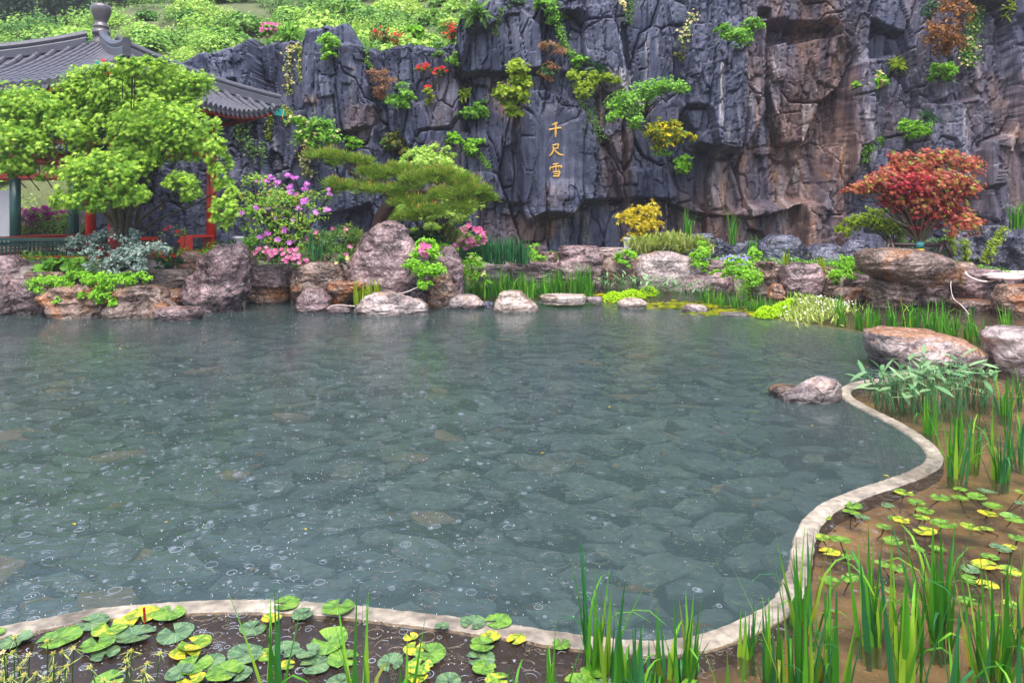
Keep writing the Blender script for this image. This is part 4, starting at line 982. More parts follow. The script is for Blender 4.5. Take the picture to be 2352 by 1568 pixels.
# covered walk at the far left
cor = thing('covered_walkway', 'covered walkway with dark green posts and red lattice at the left edge', 'walkway', (-13.6, 20, .4))
cx = lambda px_, Y=20.: (px_-CX)*Y/F
m = MB(); m.box((cx(-160), 19.9, .2), (cx(196), 21.1, .55)); m.build('floor', M['slabgrey'], cor)
for px_ in (35, 169, -120):
    V, Fc = lathe([(.14, 0), (.14, 2.75)], (cx(px_), 20, .55), 16); obj('post', V, Fc, M['green'], cor, (cx(px_), 20, .55), smooth=True)
m = MB(); m.box((cx(-110), 20.02, 1.15), (cx(27), 20.12, 2.6)); m.build('wall_panel', M['plaster'], cor)
m = MB(); m.box((cx(-110), 20.0, .55), (cx(27), 20.14, 1.15)); m.build('wall_base', M['slabgrey'], cor)
for Yq in (20., 21.05):
    m = MB(); m.box((cx(-160), Yq-.05, 2.95), (cx(185), Yq+.05, 3.09)); m.build('beam', M['red'], cor)
    m = MB(); m.box((cx(-160), Yq-.05, 3.42), (cx(185), Yq+.05, 3.52)); m.build('beam', M['red'], cor)
m = MB()
for j in range(15):
    x = cx(40)+j*.125; m.box((x, 19.99, 3.09), (x+.035, 20.01, 3.42))
m.build('beam_lattice', M['red'], cor)
m = MB()
for z_ in (3.2, 3.3): m.box((cx(38), 19.992, z_), (cx(160), 20.008, z_+.02))
m.build('beam_lattice', M['blue'], cor)
m = MB(); m.box((cx(-110), 19.85, 1.02), (cx(165), 20.15, 1.1)); m.build('bench_rail', M['green'], cor)
m = MB(); m.box((cx(-110), 20.9, 1.18), (cx(165), 21.1, 1.28)); m.build('back_rail', M['darkred'], cor)
m = MB(); m.box((cx(-110), 19.95, .57), (cx(165), 20.05, .66)); m.box((cx(40), 20.8, 1.0), (cx(75), 21., 1.18)); m.build('lower_rail', M['red'], cor)
m = MB()
for j in range(24): m.box((cx(-100)+j*.14, 19.98, .66), (cx(-100)+j*.14+.03, 20.02, 1.02))
m.box((cx(-100), 19.98, .82), (cx(165), 20.02, .85)); m.build('rail_lattice', M['green'], cor)
m = MB(); m.box((cx(-170), 19.4, 3.53), (cx(205), 21.6, 3.66)); m.build('eave_board', M['darkred'], cor)
rf = MB(); rf.add([(cx(-170), 19.3, 3.67), (cx(208), 19.3, 3.67), (cx(208), 20.5, 4.4), (cx(-170), 20.5, 4.4), (cx(-170), 21.7, 3.67), (cx(208), 21.7, 3.67)], [(0,1,2,3),(3,2,5,4)]); rfo = rf.build('roof', M['tile'], cor)
for j in range(28):
    x = cx(203)-j*.17; m = MB(); m.tube([(x, 19.27, 3.7), (x, 20.5, 4.44)], .055, 8); m.tube([(x, 19.25, 3.69), (x, 19.28, 3.7)], .075, 10); m.build('tile_row', M['tile'], rfo)

# things on the slope behind the walkway
blk = thing('stone_block', 'tilted pale stone block on the grassy slope behind the walkway', 'stone', at(185, 470, 23.2))
m = MB(); A = at(150, 440, 23.2); B_ = at(205, 408, 23.2); Cc = at(210, 470, 23.2); D_ = at(168, 472, 23.2)
bk = np.array([.1, .7, .15]); m.add([A, D_, Cc, B_, A+bk, D_+bk, Cc+bk, B_+bk], [(0,1,2,3),(7,6,5,4),(0,4,5,1),(1,5,6,2),(2,6,7,3),(3,7,4,0)])
m.build('block_body', M['concrete'], blk)
rock('rounded pale rock on the slope above the magenta azalea', 'pale', 22.8, box=(130, 172, 474, 510), kind='dome', grp='rocks on the slope')
rock('grey white rock between the walkway and the left red column', 'pale', 21.6, box=(190, 250, 405, 600), kind='block', grp='rocks on the slope')

# ---- lamps
def lamp(label, px_, ytop, ybot, Y, wpx):
    p = at(px_, ybot, Y); h = (ybot-ytop)*Y/F; wd = wpx*Y/F/2
    t = thing('garden_lamp', label, 'lamp', p, 'white square garden lamps')
    x, y, z = p; rot = math.radians(40)
    def bx(mb, hw, z0, z1, ox=0, oy=0, hw2=None):
        c, s = math.cos(rot), math.sin(rot); hw2 = hw2 or hw; pts = [(a*hw+ox, b_*hw2+oy) for a, b_ in ((-1,-1),(1,-1),(1,1),(-1,1))]
        q = [(x+u*c-v*s, y+u*s+v*c) for u, v in pts]
        mb.add([(*k, z+z0) for k in q]+[(*k, z+z1) for k in q], [(3,2,1,0),(4,5,6,7),(0,1,5,4),(1,2,6,5),(2,3,7,6),(3,0,4,7)])
    s = wd*.72
    m = MB(); bx(m, s*.92, -.15, h*.88); m.build('lamp_body', M['lampwhite'], t)
    m = MB(); bx(m, s, h*.86, h*.9); bx(m, s, h*.62, h*.65); bx(m, s, h*.78, h*.8); m.build('lamp_band', M['black'], t)
    m = MB()
    for a in (-1, 1):
        for b_ in (-1, 1): bx(m, s*.07, -.15, h*.88, a*s*.93, b_*s*.93)
    for a in (-.35, .35):
        for b_ in (-1, 1):
            bx(m, s*.06, 0, h*.62, a*s, b_*s*.95); bx(m, s*.06, 0, h*.62, b_*s*.95, a*s)
    for a in (-.6, -.2, .2, .6):
        for b_ in (-1, 1):
            bx(m, s*.05, h*.67, h*.76, a*s, b_*s*.95); bx(m, s*.05, h*.67, h*.76, b_*s*.95, a*s)
    m.build('lamp_grille', M['black'], t)
    m = MB(); bx(m, s*1.04, h*.9, h); m.build('lamp_cap', M['lampwhite'], t)
lamp('white square garden lamp with a black fret band left of the lilac azalea', 548, 543, 592, 15.6, 26)
lamp('white square garden lamp with a black fret band beside the yellow maple', 1441, 546, 578, 18.0, 17)

# ---- gilded characters cut in the cliff: 千 尺 雪
def glyph(label, strokes):
    ctr = np.mean([[q[0], q[1]] for s in strokes for q in s], 0)
    cpx, cpy = 1223.0+ctr[0]*.105, 258.7+ctr[1]*.105
    base = cliffpt(cpx, cpy, 0)
    t = thing('gilded_character', label, 'character', base, 'gilded characters on the cliff')
    for st in strokes:
        P = []; r = []
        for x, y, h in st:
            P.append([1223.0+x*.105, 258.7+y*.105]); r.append(h*.105*base[1]/F)
        P = catmull(P, 4); rr = np.interp(np.linspace(0, 1, len(P)), np.linspace(0, 1, len(r)), r)
        pts = np.array([cliffpt(p[0], p[1], .012) for p in P]); pts[:, 1] = pts[:, 1]*.5+pts[:, 1].mean()*.5
        V, Fc = tube(pts, rr, 8); V = np.array(V); V[:, 1] = base[1]+(V[:, 1]-base[1])*.45-.03
        obj('stroke', V, Fc, M['gold'], t, smooth=True)
glyph('gold character 千, topmost of the three on the cliff', [[(418,278,5),(470,258,15),(520,236,22),(545,252,20)], [(362,386,22),(430,369,18),(520,352,18),(600,340,18),(628,346,20)], [(505,265,23),(507,350,25),(507,450,25),(507,520,17),(507,552,4)]])
glyph('gold character 尺, middle one of the three on the cliff', [[(432,728,14),(500,706,17),(555,697,18),(572,706,17)], [(566,705,18),(556,750,16),(545,785,13)], [(470,792,13),(520,787,14),(570,786,15)], [(452,750,16),(456,830,19),(428,890,19),(392,933,17),(362,950,6)], [(482,820,12),(535,878,21),(595,922,21),(650,932,14),(690,925,4)]])
glyph('gold character 雪, lowest of the three on the cliff', [[(447,1140,16),(510,1127,16),(566,1117,15)], [(400,1203,13),(520,1181,15),(625,1172,17),(642,1188,16)], [(398,1192,16),(386,1230,19),(376,1268,8)], [(640,1182,15),(634,1204,14),(614,1216,8)], [(512,1130,13),(512,1200,13),(512,1282,13)], [(436,1212,10),(452,1224,10)], [(448,1252,10),(464,1264,10)], [(560,1200,10),(578,1208,10)], [(558,1240,10),(576,1250,10)],
      [(447,1305,15),(520,1300,15),(600,1291,15)], [(594,1290,15),(590,1350,17),(570,1402,17)], [(460,1352,11),(520,1347,11),(580,1342,11)], [(447,1395,15),(510,1395,15),(572,1398,16)]])
# ring handles on the dark stone face behind the pavilion
for px_, lab in ((373, 'left brass ring handle on the dark stone face in the pavilion'), (393, 'right brass ring handle on the dark stone face in the pavilion')):
    c = cliffpt(px_, 469, .05); t = thing('ring_handle', lab, 'handle', c, 'brass ring handles')
    a = np.linspace(0, 2*PI, 21); V, Fc = tube(np.stack([c[0]+.075*np.cos(a), c[1]+0*a-.02, c[2]-.06+.085*np.sin(a)], 1), .013, 6, False); obj('ring', V, Fc, M['brass'], t, smooth=True)
    V, Fc = lathe([(.001, -.05), (.04, -.035), (.055, 0), (.04, .035), (.001, .05)], (c[0], c[1], c[2]+.05), 12); obj('boss', V, Fc, M['brass'], t, smooth=True)

# ---- hose, cables
hs = thing('garden_hose', 'pale pink hose coiled flat on the rock at the right edge', 'hose', at(2300, 640, 14))
for j in range(11):
    cxp = 2318+R.uniform(-10, 14); rx = R.uniform(38, 66); ry = R.uniform(5, 9); cyp = 634+R.uniform(-7, 5)
    a = np.linspace(0, 2*PI, 30)+R.random()*3
    pts = np.array([at(cxp+rx*math.cos(q), cyp+ry*math.sin(q)*.5, 14-ry*.06*math.sin(q)*2) for q in a]); V, Fc = tube(pts, .024, 7, False); obj('hose_coil', V, Fc, M['hose'], hs, smooth=True)
tail = [at(2216, 624, 13.6), at(2224, 634, 13.5), at(2245, 644, 13.45), at(2270, 647, 13.5), at(2284, 642, 13.6), at(2285, 632, 13.8), at(2276, 628, 13.9)]
V, Fc = tube(catmull(tail, 6), .022, 8); obj('hose_tail', V, Fc, M['hose'], hs, smooth=True)
V, Fc = tube([at(2211, 621.5, 13.6), at(2216, 624, 13.6)], .03, 8); obj('hose_connector', V, Fc, M['L_cone'], hs)
V, Fc = tube(catmull([at(2185, 640, 13.2), at(2184, 660, 13.1), at(2190, 685, 13.), at(2205, 698, 12.7), at(2218, 712, 12.5), at(2226, 722, 12.4)], 6), .007, 5)
tag(obj('white_cable', V, Fc, M['hose'], loc=at(2190, 680, 13)), 'thin white cable hanging down beside the overhanging boulder', 'cable')
V, Fc = tube(catmull([at(1090+2, 0, 1)*0+at(887, 680, 13.0), at(900, 676, 12.9), at(920, 674, 12.8), at(940, 668, 12.8), at(962, 658, 13.0)], 6), .007, 5)
tag(obj('white_cable', V, Fc, M['hose'], loc=at(920, 674, 13)), 'thin white cable drooping across the foot of the pinnacle rock', 'cable')
V, Fc = tube(catmull([at(752, 710, 12.7), at(760, 703, 12.7), at(780, 700, 12.7), at(800, 702, 12.6), at(815, 703, 12.6)], 6), .008, 5)
tag(obj('white_pipe', V, Fc, M['hose'], loc=at(780, 700, 12.7)), 'thin white pipe at the waterline below the strap leaved plant', 'pipe')

# ---- timber frame round the red maple
fr = thing('tree_support', 'dark timber frame propping up the red maple', 'support', at(2110, 585, 15))
for p0, p1, r_, nm in (((2045,561),(2175,563),.045,'rail'), ((2043,550),(2036,585),.045,'post'), ((2046,552),(2058,590),.045,'post'), ((2170,552),(2186,590),.055,'post'), ((2166,555),(2154,590),.05,'post')):
    V, Fc = tube([at(*p0, 15), at(*p1, 15-.0 if nm == 'rail' else 14.9)], r_, 8); obj(nm, V, Fc, M['timber'], fr, smooth=True)

# ================================================================ PLANTS
def T_maple(n=7):
    V = [(0.0, 0, 0)]; m = n
    L_ = [.55, .8, .95, 1.0, .95, .8, .55] if n == 7 else [.7, .95, 1, .95, .7]
    angs = np.linspace(-125, 125, n)
    for i in range(n):
        a = math.radians(angs[i]); V.append((math.cos(a)*L_[i], math.sin(a)*L_[i], -.12*L_[i]))
    for i in range(n-1):
        a = math.radians((angs[i]+angs[i+1])/2); V.append((math.cos(a)*.32, math.sin(a)*.32, .02))
    V.append((-.15, 0, 0)); t = len(V)-1
    F_ = []
    for i in range(n):
        l = 1+n+i-1 if i > 0 else t; r_ = 1+n+i if i < n-1 else t
        F_.append((0, l, 1+i, r_))
    return np.array(V, float)*.6, np.array(F_)
TM = {'maple': T_maple(7), 'maple5': T_maple(5),
      'oval': (np.array([(0,0,0),(.5,.24,.07),(1,0,0),(.5,-.24,.07)], float)-[.5,0,0], np.array([(0,1,2,3)])),
      'broad': (np.array([(0,0,0),(.3,.3,.06),(.8,.24,.04),(1,0,-.05),(.8,-.24,.04),(.3,-.3,.06)], float)-[.5,0,0], np.array([(0,1,2,3),(0,3,4,5)])),
      'thin': (np.array([(0,0,0),(.5,.1,.04),(1,0,0),(.5,-.1,.04)], float)-[.0,0,0], np.array([(0,1,2,3)])),
      'needle': (np.array([(0,0,0),(.5,.028,0),(1,0,0),(.5,-.028,0)], float), np.array([(0,1,2,3)])),
      'round': (np.array([(math.cos(a)*.5, math.sin(a)*.5, .0) for a in np.linspace(0, 2*PI, 9)[:-1]]), np.array([(0,1,2,3),(0,3,4,7),(4,5,6,7)]))}
fl = []; ff = []
for k in range(5):
    a = 2*PI*k/5; b0 = len(fl)
    fl += [(0,0,-.1), (math.cos(a-.5)*.35, math.sin(a-.5)*.35, .1), (math.cos(a)*.6, math.sin(a)*.6, .12), (math.cos(a+.5)*.35, math.sin(a+.5)*.35, .1)]; ff.append((b0, b0+1, b0+2, b0+3))
TM['flower'] = (np.array(fl, float), np.array(ff))
def norm(a): return a/(np.linalg.norm(a, axis=-1, keepdims=True)+1e-9)
def scatter(P, Nn, size, tmpl, v=None, fwd=None):
    """leaves at P facing Nn; returns vertices, faces, per-vertex v"""
    tv, tf = TM[tmpl]; n = len(P); Nn = norm(Nn)
    if fwd is None: fwd = rng.normal(size=(n, 3))
    X_ = norm(fwd-Nn*(fwd*Nn).sum(1)[:, None]); Y_ = np.cross(Nn, X_)
    size = np.broadcast_to(size, (n,))
    V = P[:, None, :]+size[:, None, None]*(tv[None, :, 0:1]*X_[:, None]+tv[None, :, 1:2]*Y_[:, None]+tv[None, :, 2:3]*Nn[:, None])
    Fc = tf[None]+(np.arange(n)*len(tv))[:, None, None]
    v = rng.random(n) if v is None else v
    return V.reshape(-1, 3), Fc.reshape(-1, tf.shape[1]), np.repeat(v, len(tv))
def lobepts(lobes, n, clump=40, spread=.2, up=.55, droop=.3, fill=.35, flatn=.62):
    spread = spread*1.35; clump = max(4, int(clump*.7))
    """lobes: (cx,cy,rx,ry,Y[,depth]) in picture units; returns points and normals of n leaves gathered in clumps on and in the lobes"""
    ar = np.array([l[2]*l[3] for l in lobes], float); ar /= ar.sum()
    Ps = []; Ns = []; Cs = []
    for l, a in zip(lobes, ar):
        k = max(20, int(n*a)); c = at(l[0], l[1], l[4]); s = l[4]/F; rx, rz = l[2]*s, l[3]*s; ry = l[5] if len(l) > 5 else min(rx, max(rz, .35*rx))*.8
        nc = max(4, k//clump); d = norm(rng.normal(size=(nc, 3)))
        d[:, 2] = np.where(rng.random(nc) < up, np.abs(d[:, 2]), d[:, 2]); d[:, 1] = np.where(rng.random(nc) < .6, -np.abs(d[:, 1]), d[:, 1])
        rad = 1-fill*rng.random(nc)**1.5; rad = np.where(rng.random(nc) < .16, rng.uniform(1.05, 1.35, nc), rad); cc = d*rad[:, None]*[rx, ry, rz]
        which = rng.integers(0, nc, k); sp = spread*min(rx, max(rz, rx*.4))
        offs = rng.normal(size=(k, 3))*sp*[1, 1, flatn]; offs[:, 2] -= droop*np.hypot(offs[:, 0], offs[:, 1])*rng.random(k)
        p = cc[which]+offs; q = np.linalg.norm(p/[rx, ry, rz], axis=1); p = np.where((q > 1.45)[:, None], p/q[:, None]*1.4, p)
        Ps.append(p+c); Ns.append(norm(d[which]*.6+[0, -.5, .6]+rng.normal(size=(k, 3))*.5)); Cs.append(cc+c)
    return np.vstack(Ps), np.vstack(Ns), np.vstack(Cs)
def shrub(label, lobes, leaf, size, n, tmpl='oval', name='shrub', cat='shrub', grp=None, base=None, stems=10, flowers=None, clump=40, spread=.2, droop=.3, extra=None, fill=.35, trunk=None, bark='twig', up=.55, stemr=.012):
    b0 = np.array(base if base is not None else at(lobes[0][0], lobes[0][1]+lobes[0][3]*.8, lobes[0][4]), float)
    t = thing(name, label, cat, b0, grp)
    P, Nn, Cs = lobepts(lobes, n, clump, spread, up, droop, fill)
    sz = size*rng.uniform(.7, 1.2, len(P))
    fw = rng.normal(size=P.shape)*.28+[0, 0, 1] if 'grass' in name else None
    if fw is not None: Nn = norm(rng.normal(size=P.shape)+[0, -1.5, 0]); sz = sz*1.3
    V, Fc, v = scatter(P, Nn, sz, tmpl, fwd=fw); obj('foliage', V, Fc, M[leaf], t, attr={'v': v}, kind='stuff')
    if extra:
        for lf, ls, ln, lt, lobes2 in extra:
            P2, N2, _ = lobepts(lobes2 or lobes, ln, clump, spread, up, droop, fill); V, Fc, v = scatter(P2, N2, ls*rng.uniform(.7, 1.2, len(P2)), lt); obj('foliage', V, Fc, M[lf], t, attr={'v': v}, kind='stuff')
    if stems:
        mb = MB(); ch = rng.choice(len(Cs), min(stems, len(Cs)), replace=False)
        for c in Cs[ch]:
            mid = b0*.5+c*.5+rng.normal(size=3)*.06*np.linalg.norm(c-b0)+[0, 0, .08*np.linalg.norm(c-b0)]
            pts = catmull([b0, mid, c], 4); mb.tube(pts, np.linspace(stemr, stemr*.3, len(pts)), 5, False)
        mb.build('branches', M[bark], t, smooth=True, kind='stuff')
    if trunk:
        for pts, r0, r1 in trunk:
            pts = catmull(pts, 6); V, Fc = tube(pts, np.linspace(r0, r1, len(pts)), 8); obj('trunk', V, Fc, M[bark], t, smooth=True)
    if flowers:
        for mt, fs, fn, fl_ in flowers:
            P, Nn, _ = lobepts(fl_ or lobes, fn, 5, .06, .5, .1, .12); P = P+[0, -.05, .03]
            V, Fc, v = scatter(P, Nn+[0, -1, 0], fs*rng.uniform(.7, 1.2, len(P)), 'flower'); obj('blossom', V, Fc, M[mt], t, attr={'v': v}, kind='stuff')
    return t
def vine(label, path, leaf, size, n, wpx=8, tmpl='oval', flowers=None, off=.12, Y=None, grp='creepers on the cliff', name='creeper'):
    """creeper hanging along a picture polyline on the cliff"""
    pts = catmull([np.array([*p], float) for p in path], 5)
    W_ = np.array([cliffpt(p[0], p[1], off) if Y is None else at(p[0], p[1], Y) for p in pts])
    if Y is None: W_[:, 1] = np.minimum.accumulate(W_[:, 1])*.4+W_[:, 1]*.6
    t = thing(name, label, 'creeper', W_[0], grp); s = W_[0][1]/F
    k = rng.integers(0, len(W_)-1, n); f_ = rng.random(n)[:, None]; P = W_[k]*(1-f_)+W_[k+1]*f_
    P = P+rng.normal(size=(n, 3))*[wpx*s*.6, .05, wpx*s*.5]; Nn = rng.normal(size=(n, 3))*.5+[0, -1, .6]
    V, Fc, v = scatter(P, Nn, size*rng.uniform(.7, 1.2, n), tmpl); obj('foliage', V, Fc, M[leaf], t, attr={'v': v}, kind='stuff')
    mb = MB()
    for q in range(3): mb.tube(W_+rng.normal(size=W_.shape)*.03, .007, 4, False)
    mb.build('stem', M['twig'], t, kind='stuff')
    if flowers:
        mt, fs, fn = flowers; k = rng.integers(0, len(W_)-1, fn); P = W_[k]+rng.normal(size=(fn, 3))*[wpx*s*.7, .04, wpx*s*.6]-[0, .08, 0]
        V, Fc, v = scatter(P, rng.normal(size=(fn, 3))*.4+[0, -1, .4], fs*rng.uniform(.7, 1.2, fn), 'flower'); obj('blossom', V, Fc, M[mt], t, attr={'v': v}, kind='stuff')
    return t
def blade(L_, wd, bend, curl=0, seg=8, fold=.25):
    """one strap leaf: grows along z, bends towards +x; curl > 0 lets the tip fall over"""
    x = z = 0; V = []; Fc = []; a = 0
    for i in range(seg+1):
        t = i/seg; w_ = wd*(min(1, .55+t*1.6) if t < .3 else (1-t)**.75*1.3 if t > .5 else 1.0)*.5; w_ = min(w_, wd*.5)
        if i == seg: w_ = wd*.02
        V += [(x, -w_, z), (x+fold*w_*math.cos(a), 0, z-fold*w_*math.sin(a)), (x, w_, z)]
        a = bend*(t+.3)+curl*max(0, t-.45)**1.4*6; x += L_/seg*math.sin(a); z += L_/seg*math.cos(a)
    for i in range(seg):
        b0 = i*3; Fc += [(b0, b0+1, b0+4, b0+3), (b0+1, b0+2, b0+5, b0+4)]
    return np.array(V), np.array(Fc)
BL = [blade(1, .042, .05), blade(1, .036, .16), blade(1, .048, .10), blade(1, .03, .28), blade(1, .04, .2, .9), blade(1, .045, .12, 1.6), blade(1, .028, .1), blade(1, .05, .02)]
BLme = [[mk('leaf', V, Fc, M[mt], {'v': np.clip(vv*np.linspace(1.5, .8, len(V)), 0, .99)}, True) for V, Fc in BL] for mt, vv in (('L_iris', .2), ('L_iris', .55), ('L_iris', .9), ('L_irisd', .5), ('L_olive', .8))]
def zrot(V, a): c, s = math.cos(a), math.sin(a); V = V.copy(); x = V[:, 0]*c-V[:, 1]*s; V[:, 1] = V[:, 0]*s+V[:, 1]*c; V[:, 0] = x; return V
def iris(label, px_, py_, hpx, n, grp, parts=False, base=None, mat='L_iris', wr=None, name='iris', cat='iris', zb=0, kinds=(0,1,2,3,4,6,7), hm=None, spread=.055, wscale=1.0, droopy=1):
    b0 = np.array(base if base is not None else wat(px_, py_, zb), float); Hm = hm or hpx*b0[1]/F
    t = thing(name, label, cat, b0+np.array([0, 0, -.15 if zb == 0 else -.02]), grp)
    VV = []; FF = []; vv = []; k0 = 0
    for j in range(n):
        k = R.choice(kinds) if R.random() > .1*droopy else 5; Ln = Hm*(1.0 if j == 0 else R.uniform(.45, 1.02))+.15
        a = R.random()*2*PI; off = (R.gauss(0, spread*.55), R.gauss(0, spread*.55)); tilt = R.uniform(-.14, .24)
        if parts:
            mi = R.choices(range(5), [4, 5, 3, 3, .5])[0]
            put('leaf', BLme[mi][k], t, (off[0], off[1], 0), (0, tilt, a), (Ln, R.uniform(.8, 1.15)*.62*wscale, Ln))
        else:
            V, Fc = BL[k]; V = V*[Ln, (.75 if wr is None else wr), Ln]; c_, s_ = math.cos(tilt), math.sin(tilt); V = np.stack([V[:, 0]*c_+V[:, 2]*s_, V[:, 1], -V[:, 0]*s_+V[:, 2]*c_], 1)
            V = zrot(V, a)+[off[0], off[1], 0]; VV.append(V); FF.append(Fc+k0); vv += [R.random()]*len(V); k0 += len(V)
    if not parts:
        V = np.vstack(VV)+wloc(t); obj('leaves', V, np.vstack(FF), M[mat], t, attr={'v': vv}, smooth=True, kind='stuff')
    return t

# ---- hillside cover
Pc = []
for _ in range(640):
    px_ = R.uniform(-120, 1130); py_ = R.uniform(-60, 300) if R.random() < .9 else R.uniform(300, 560)
    if py_ > 300 and px_ > 260: continue
    Y = 22.2; hit = None
    while Y < 75:
        p = at(px_, py_, Y)
        if p[2] < hillz(np.array([p[0]]), np.array([Y]))[0]: hit = p; break
        Y += .15
    if hit is not None: Pc.append(hit)
Pc = np.array(Pc); nl = 430
Cc = np.repeat(Pc, nl, 0); lsz = np.repeat(rng.choice([.6, .8, 1, 1.2, 1.9], len(Pc)), nl); sc_ = np.repeat(rng.uniform(.3, 1.25, len(Pc))*np.clip(Pc[:, 1]/30, .8, 1.5), nl)
hue = np.repeat(np.clip(rng.normal(.5, .3, len(Pc)), 0, .95), nl)
d = norm(rng.normal(size=(len(Cc), 3))); d[:, 2] = np.abs(d[:, 2]); rr = rng.uniform(.7, 1.05, len(Cc))
P = Cc+d*(sc_*rr)[:, None]*[1, .8, .75]+rng.normal(size=Cc.shape)*.08
V, Fc, v = scatter(P, d+rng.normal(size=d.shape)*.5+[0, -.2, .4], .12*lsz*rng.uniform(.6, 1.5, len(P))*np.clip(P[:, 1]/30, .7, 1.6), 'broad', v=np.clip(hue+rng.normal(0, .14, len(P)), 0, 1))
obj('hillside_undergrowth', V, Fc, M['L_hill'], attr={'v': v}, kind='stuff')
# trees standing beyond the crest of the hill
for px_, py_, rx, ry, Y, lab in ((20, 5, 70, 75, 46, 'dark hazy tree at the top left corner beyond the hill'), (150, -10, 75, 60, 48, 'round hazy tree left of the roof finial'), (300, -15, 80, 55, 50, 'dark hazy tree right of the roof finial'),
                                 (430, -20, 75, 58, 44, 'pale green tree above the hill crest'), (555, -35, 80, 60, 47, 'shadowy tree beyond the hill crest'), (700, -60, 90, 60, 48, 'rightmost tree beyond the hill crest'), (-120, 10, 90, 90, 50, 'tree beyond the hill cut by the left edge')):
    g = at(px_, py_+ry, Y); base = np.array([g[0], Y, g[2]-4])
    t = thing('tree', lab, 'tree', base, 'trees beyond the hill crest')
    P, Nn, Cs = lobepts([(px_+R.uniform(-.4, .4)*rx, py_+R.uniform(-.5, .5)*ry, rx*.55, ry*.5, Y+R.uniform(-1, 1)) for _ in range(7)], 5200, 50, .3)
    V, Fc, v = scatter(P, Nn, .26*rng.uniform(.7, 1.3, len(P)), 'broad'); obj('crown', V, Fc, M['L_far'], t, attr={'v': v}, kind='stuff')
    V, Fc = tube([base, base+[.1, 0, 3], at(px_, py_, Y)], [.2, .15, .06], 7); obj('trunk', V, Fc, M['twig'], t, smooth=True)

# ---- plants growing on the cliff
GC = 'shrubs growing on the cliff'
def cs(label, px_, py_, rx, ry, leaf='L_green', size=.085, n=None, off=.28, **k):
    p = cliffpt(px_, py_+ry*.5, off*.4); Y = p[1]-off*.5
    n = int((n or rx*ry*1.15+150)*1.1); size *= 1.42; rx *= 1.12; ry *= 1.12
    k.setdefault('grp', GC); k.setdefault('fill', .7); k.setdefault('spread', .26)
    lobes = k.pop('lobes', None) or [(px_+R.uniform(-.5, .5)*rx, py_+R.uniform(-.55, .5)*ry, rx*R.uniform(.3, .62), ry*R.uniform(.3, .55), Y+R.uniform(-.1, .1), min(rx*.6*Y/F, .4)) for _ in range(6)]
    k.setdefault('base', cliffpt(px_, py_+ry*.6, 0))
    return shrub(label, lobes, leaf, size, n, **k)
def ct(px_, py_): return at(px_, py_, cliffpt(px_, py_+8)[1]-.05)
cs('light green shrub spilling down from the rounded outcrop on the cliff top', 752, 112, 24, 32, 'L_bright')
vine('creeper with pale yellow flowers hanging below the left cliff edge', [(690,105),(672,115),(662,150),(666,185),(664,215)], 'L_lime', .07, 260, 9, flowers=('P_cream', .07, 60))
vine('yellow green creeper hanging beside the pale yellow flowers', [(690,105),(692,130),(690,160),(694,190)], 'L_lime', .07, 260, 7, flowers=('P_cream', .06, 20))
vine('green creeper in the gully right of the outcrop', [(838,98),(846,112),(846,135),(852,155)], 'L_green', .08, 320, 9)
cs('sparse shrub with small red flowers along the cliff top', 882, 85, 46, 20, 'L_olive', .06, 700, flowers=[('P_red', .06, 34, None)], stems=16)
cs('red flowered azalea at the step of the cliff top', 1038, 80, 22, 26, 'L_olive', .06, 420, flowers=[('P_red', .065, 40, None)])
cs('green shrub under the red azalea at the cliff step', 1046, 146, 22, 22, 'L_green')
cs('small dark shrub in the notch below the cliff top', 1008, 124, 12, 12, 'L_mid')
cs('pink rhododendron on the left cliff top', 622, 72, 28, 15, 'L_green', .09, 260, flowers=[('P_pink', .12, 170, None)])
cs('red flowered shrub on thin stems, the left of a pair', 970, 160, 22, 9, 'L_olive', .06, 260, flowers=[('P_red', .06, 42, None)], base=cliffpt(978, 205, .05), stems=7)
cs('red flowered shrub on thin stems, the right of a pair', 1013, 166, 18, 10, 'L_olive', .06, 260, flowers=[('P_red', .06, 32, None)], base=cliffpt(992, 205, .05), stems=7)
cs('low clump of red flowers over a trailing green plant', 985, 222, 11, 22, 'L_lime', .07, 260, flowers=[('P_red', .07, 26, [(984,206,11,6,19.9)])])
cs('russet topped nandina in the cliff gully', 877, 190, 34, 32, 'L_nandina', .085, 900, tmpl='thin', lobes=[(862,170,26,9,19.8),(880,185,30,9,19.8),(872,205,26,9,19.8),(880,222,20,10,19.9)], stems=14)
cs('dense dark green shrub right of the russet nandina', 920, 228, 28, 33, 'L_green')
cs('bright yellow green fern on a cliff ledge', 1060, 218, 19, 14, 'L_lime', .2, 120, tmpl='thin', clump=14)
cs('ferny green shrub hanging below the bright fern', 1092, 252, 34, 26, 'L_green')
cs('tall yellow green shrub left of the gold characters', 1182, 200, 38, 60, 'L_lime', .12, 900, tmpl='broad', lobes=[(1190,165,22,26,19.6),(1165,215,24,22,19.6),(1200,205,20,26,19.6),(1180,245,22,18,19.7)], stems=14, spread=.25)
cs('small round green shrub, upper left of a pair beside the grey column', 1043, 320, 18, 18, 'L_bright')
cs('round green shrub above the pale maple, lower right of a pair', 1090, 338, 24, 23, 'L_bright')
vine('short trailing creeper under the round green shrub', [(1100,355),(1112,368),(1122,385)], 'L_bright', .08, 120, 6)
cs('broad leaved olive green shrub above the pine', 918, 332, 40, 32, 'L_olive', .13, 620, tmpl='broad', extra=[('L_mid', .12, 260, 'broad', None)])
cs('small round bright shrub left of the olive one', 811, 331, 20, 19, 'L_bright')
cs('ferny climbing shrub with yellow flowers above the pine', 722, 302, 56, 36, 'L_green', .09, 1700, flowers=[('P_cream', .08, 60, None)], lobes=[(680,283,26,14,20),(740,295,34,22,20),(710,320,30,22,20),(755,320,26,22,20)])
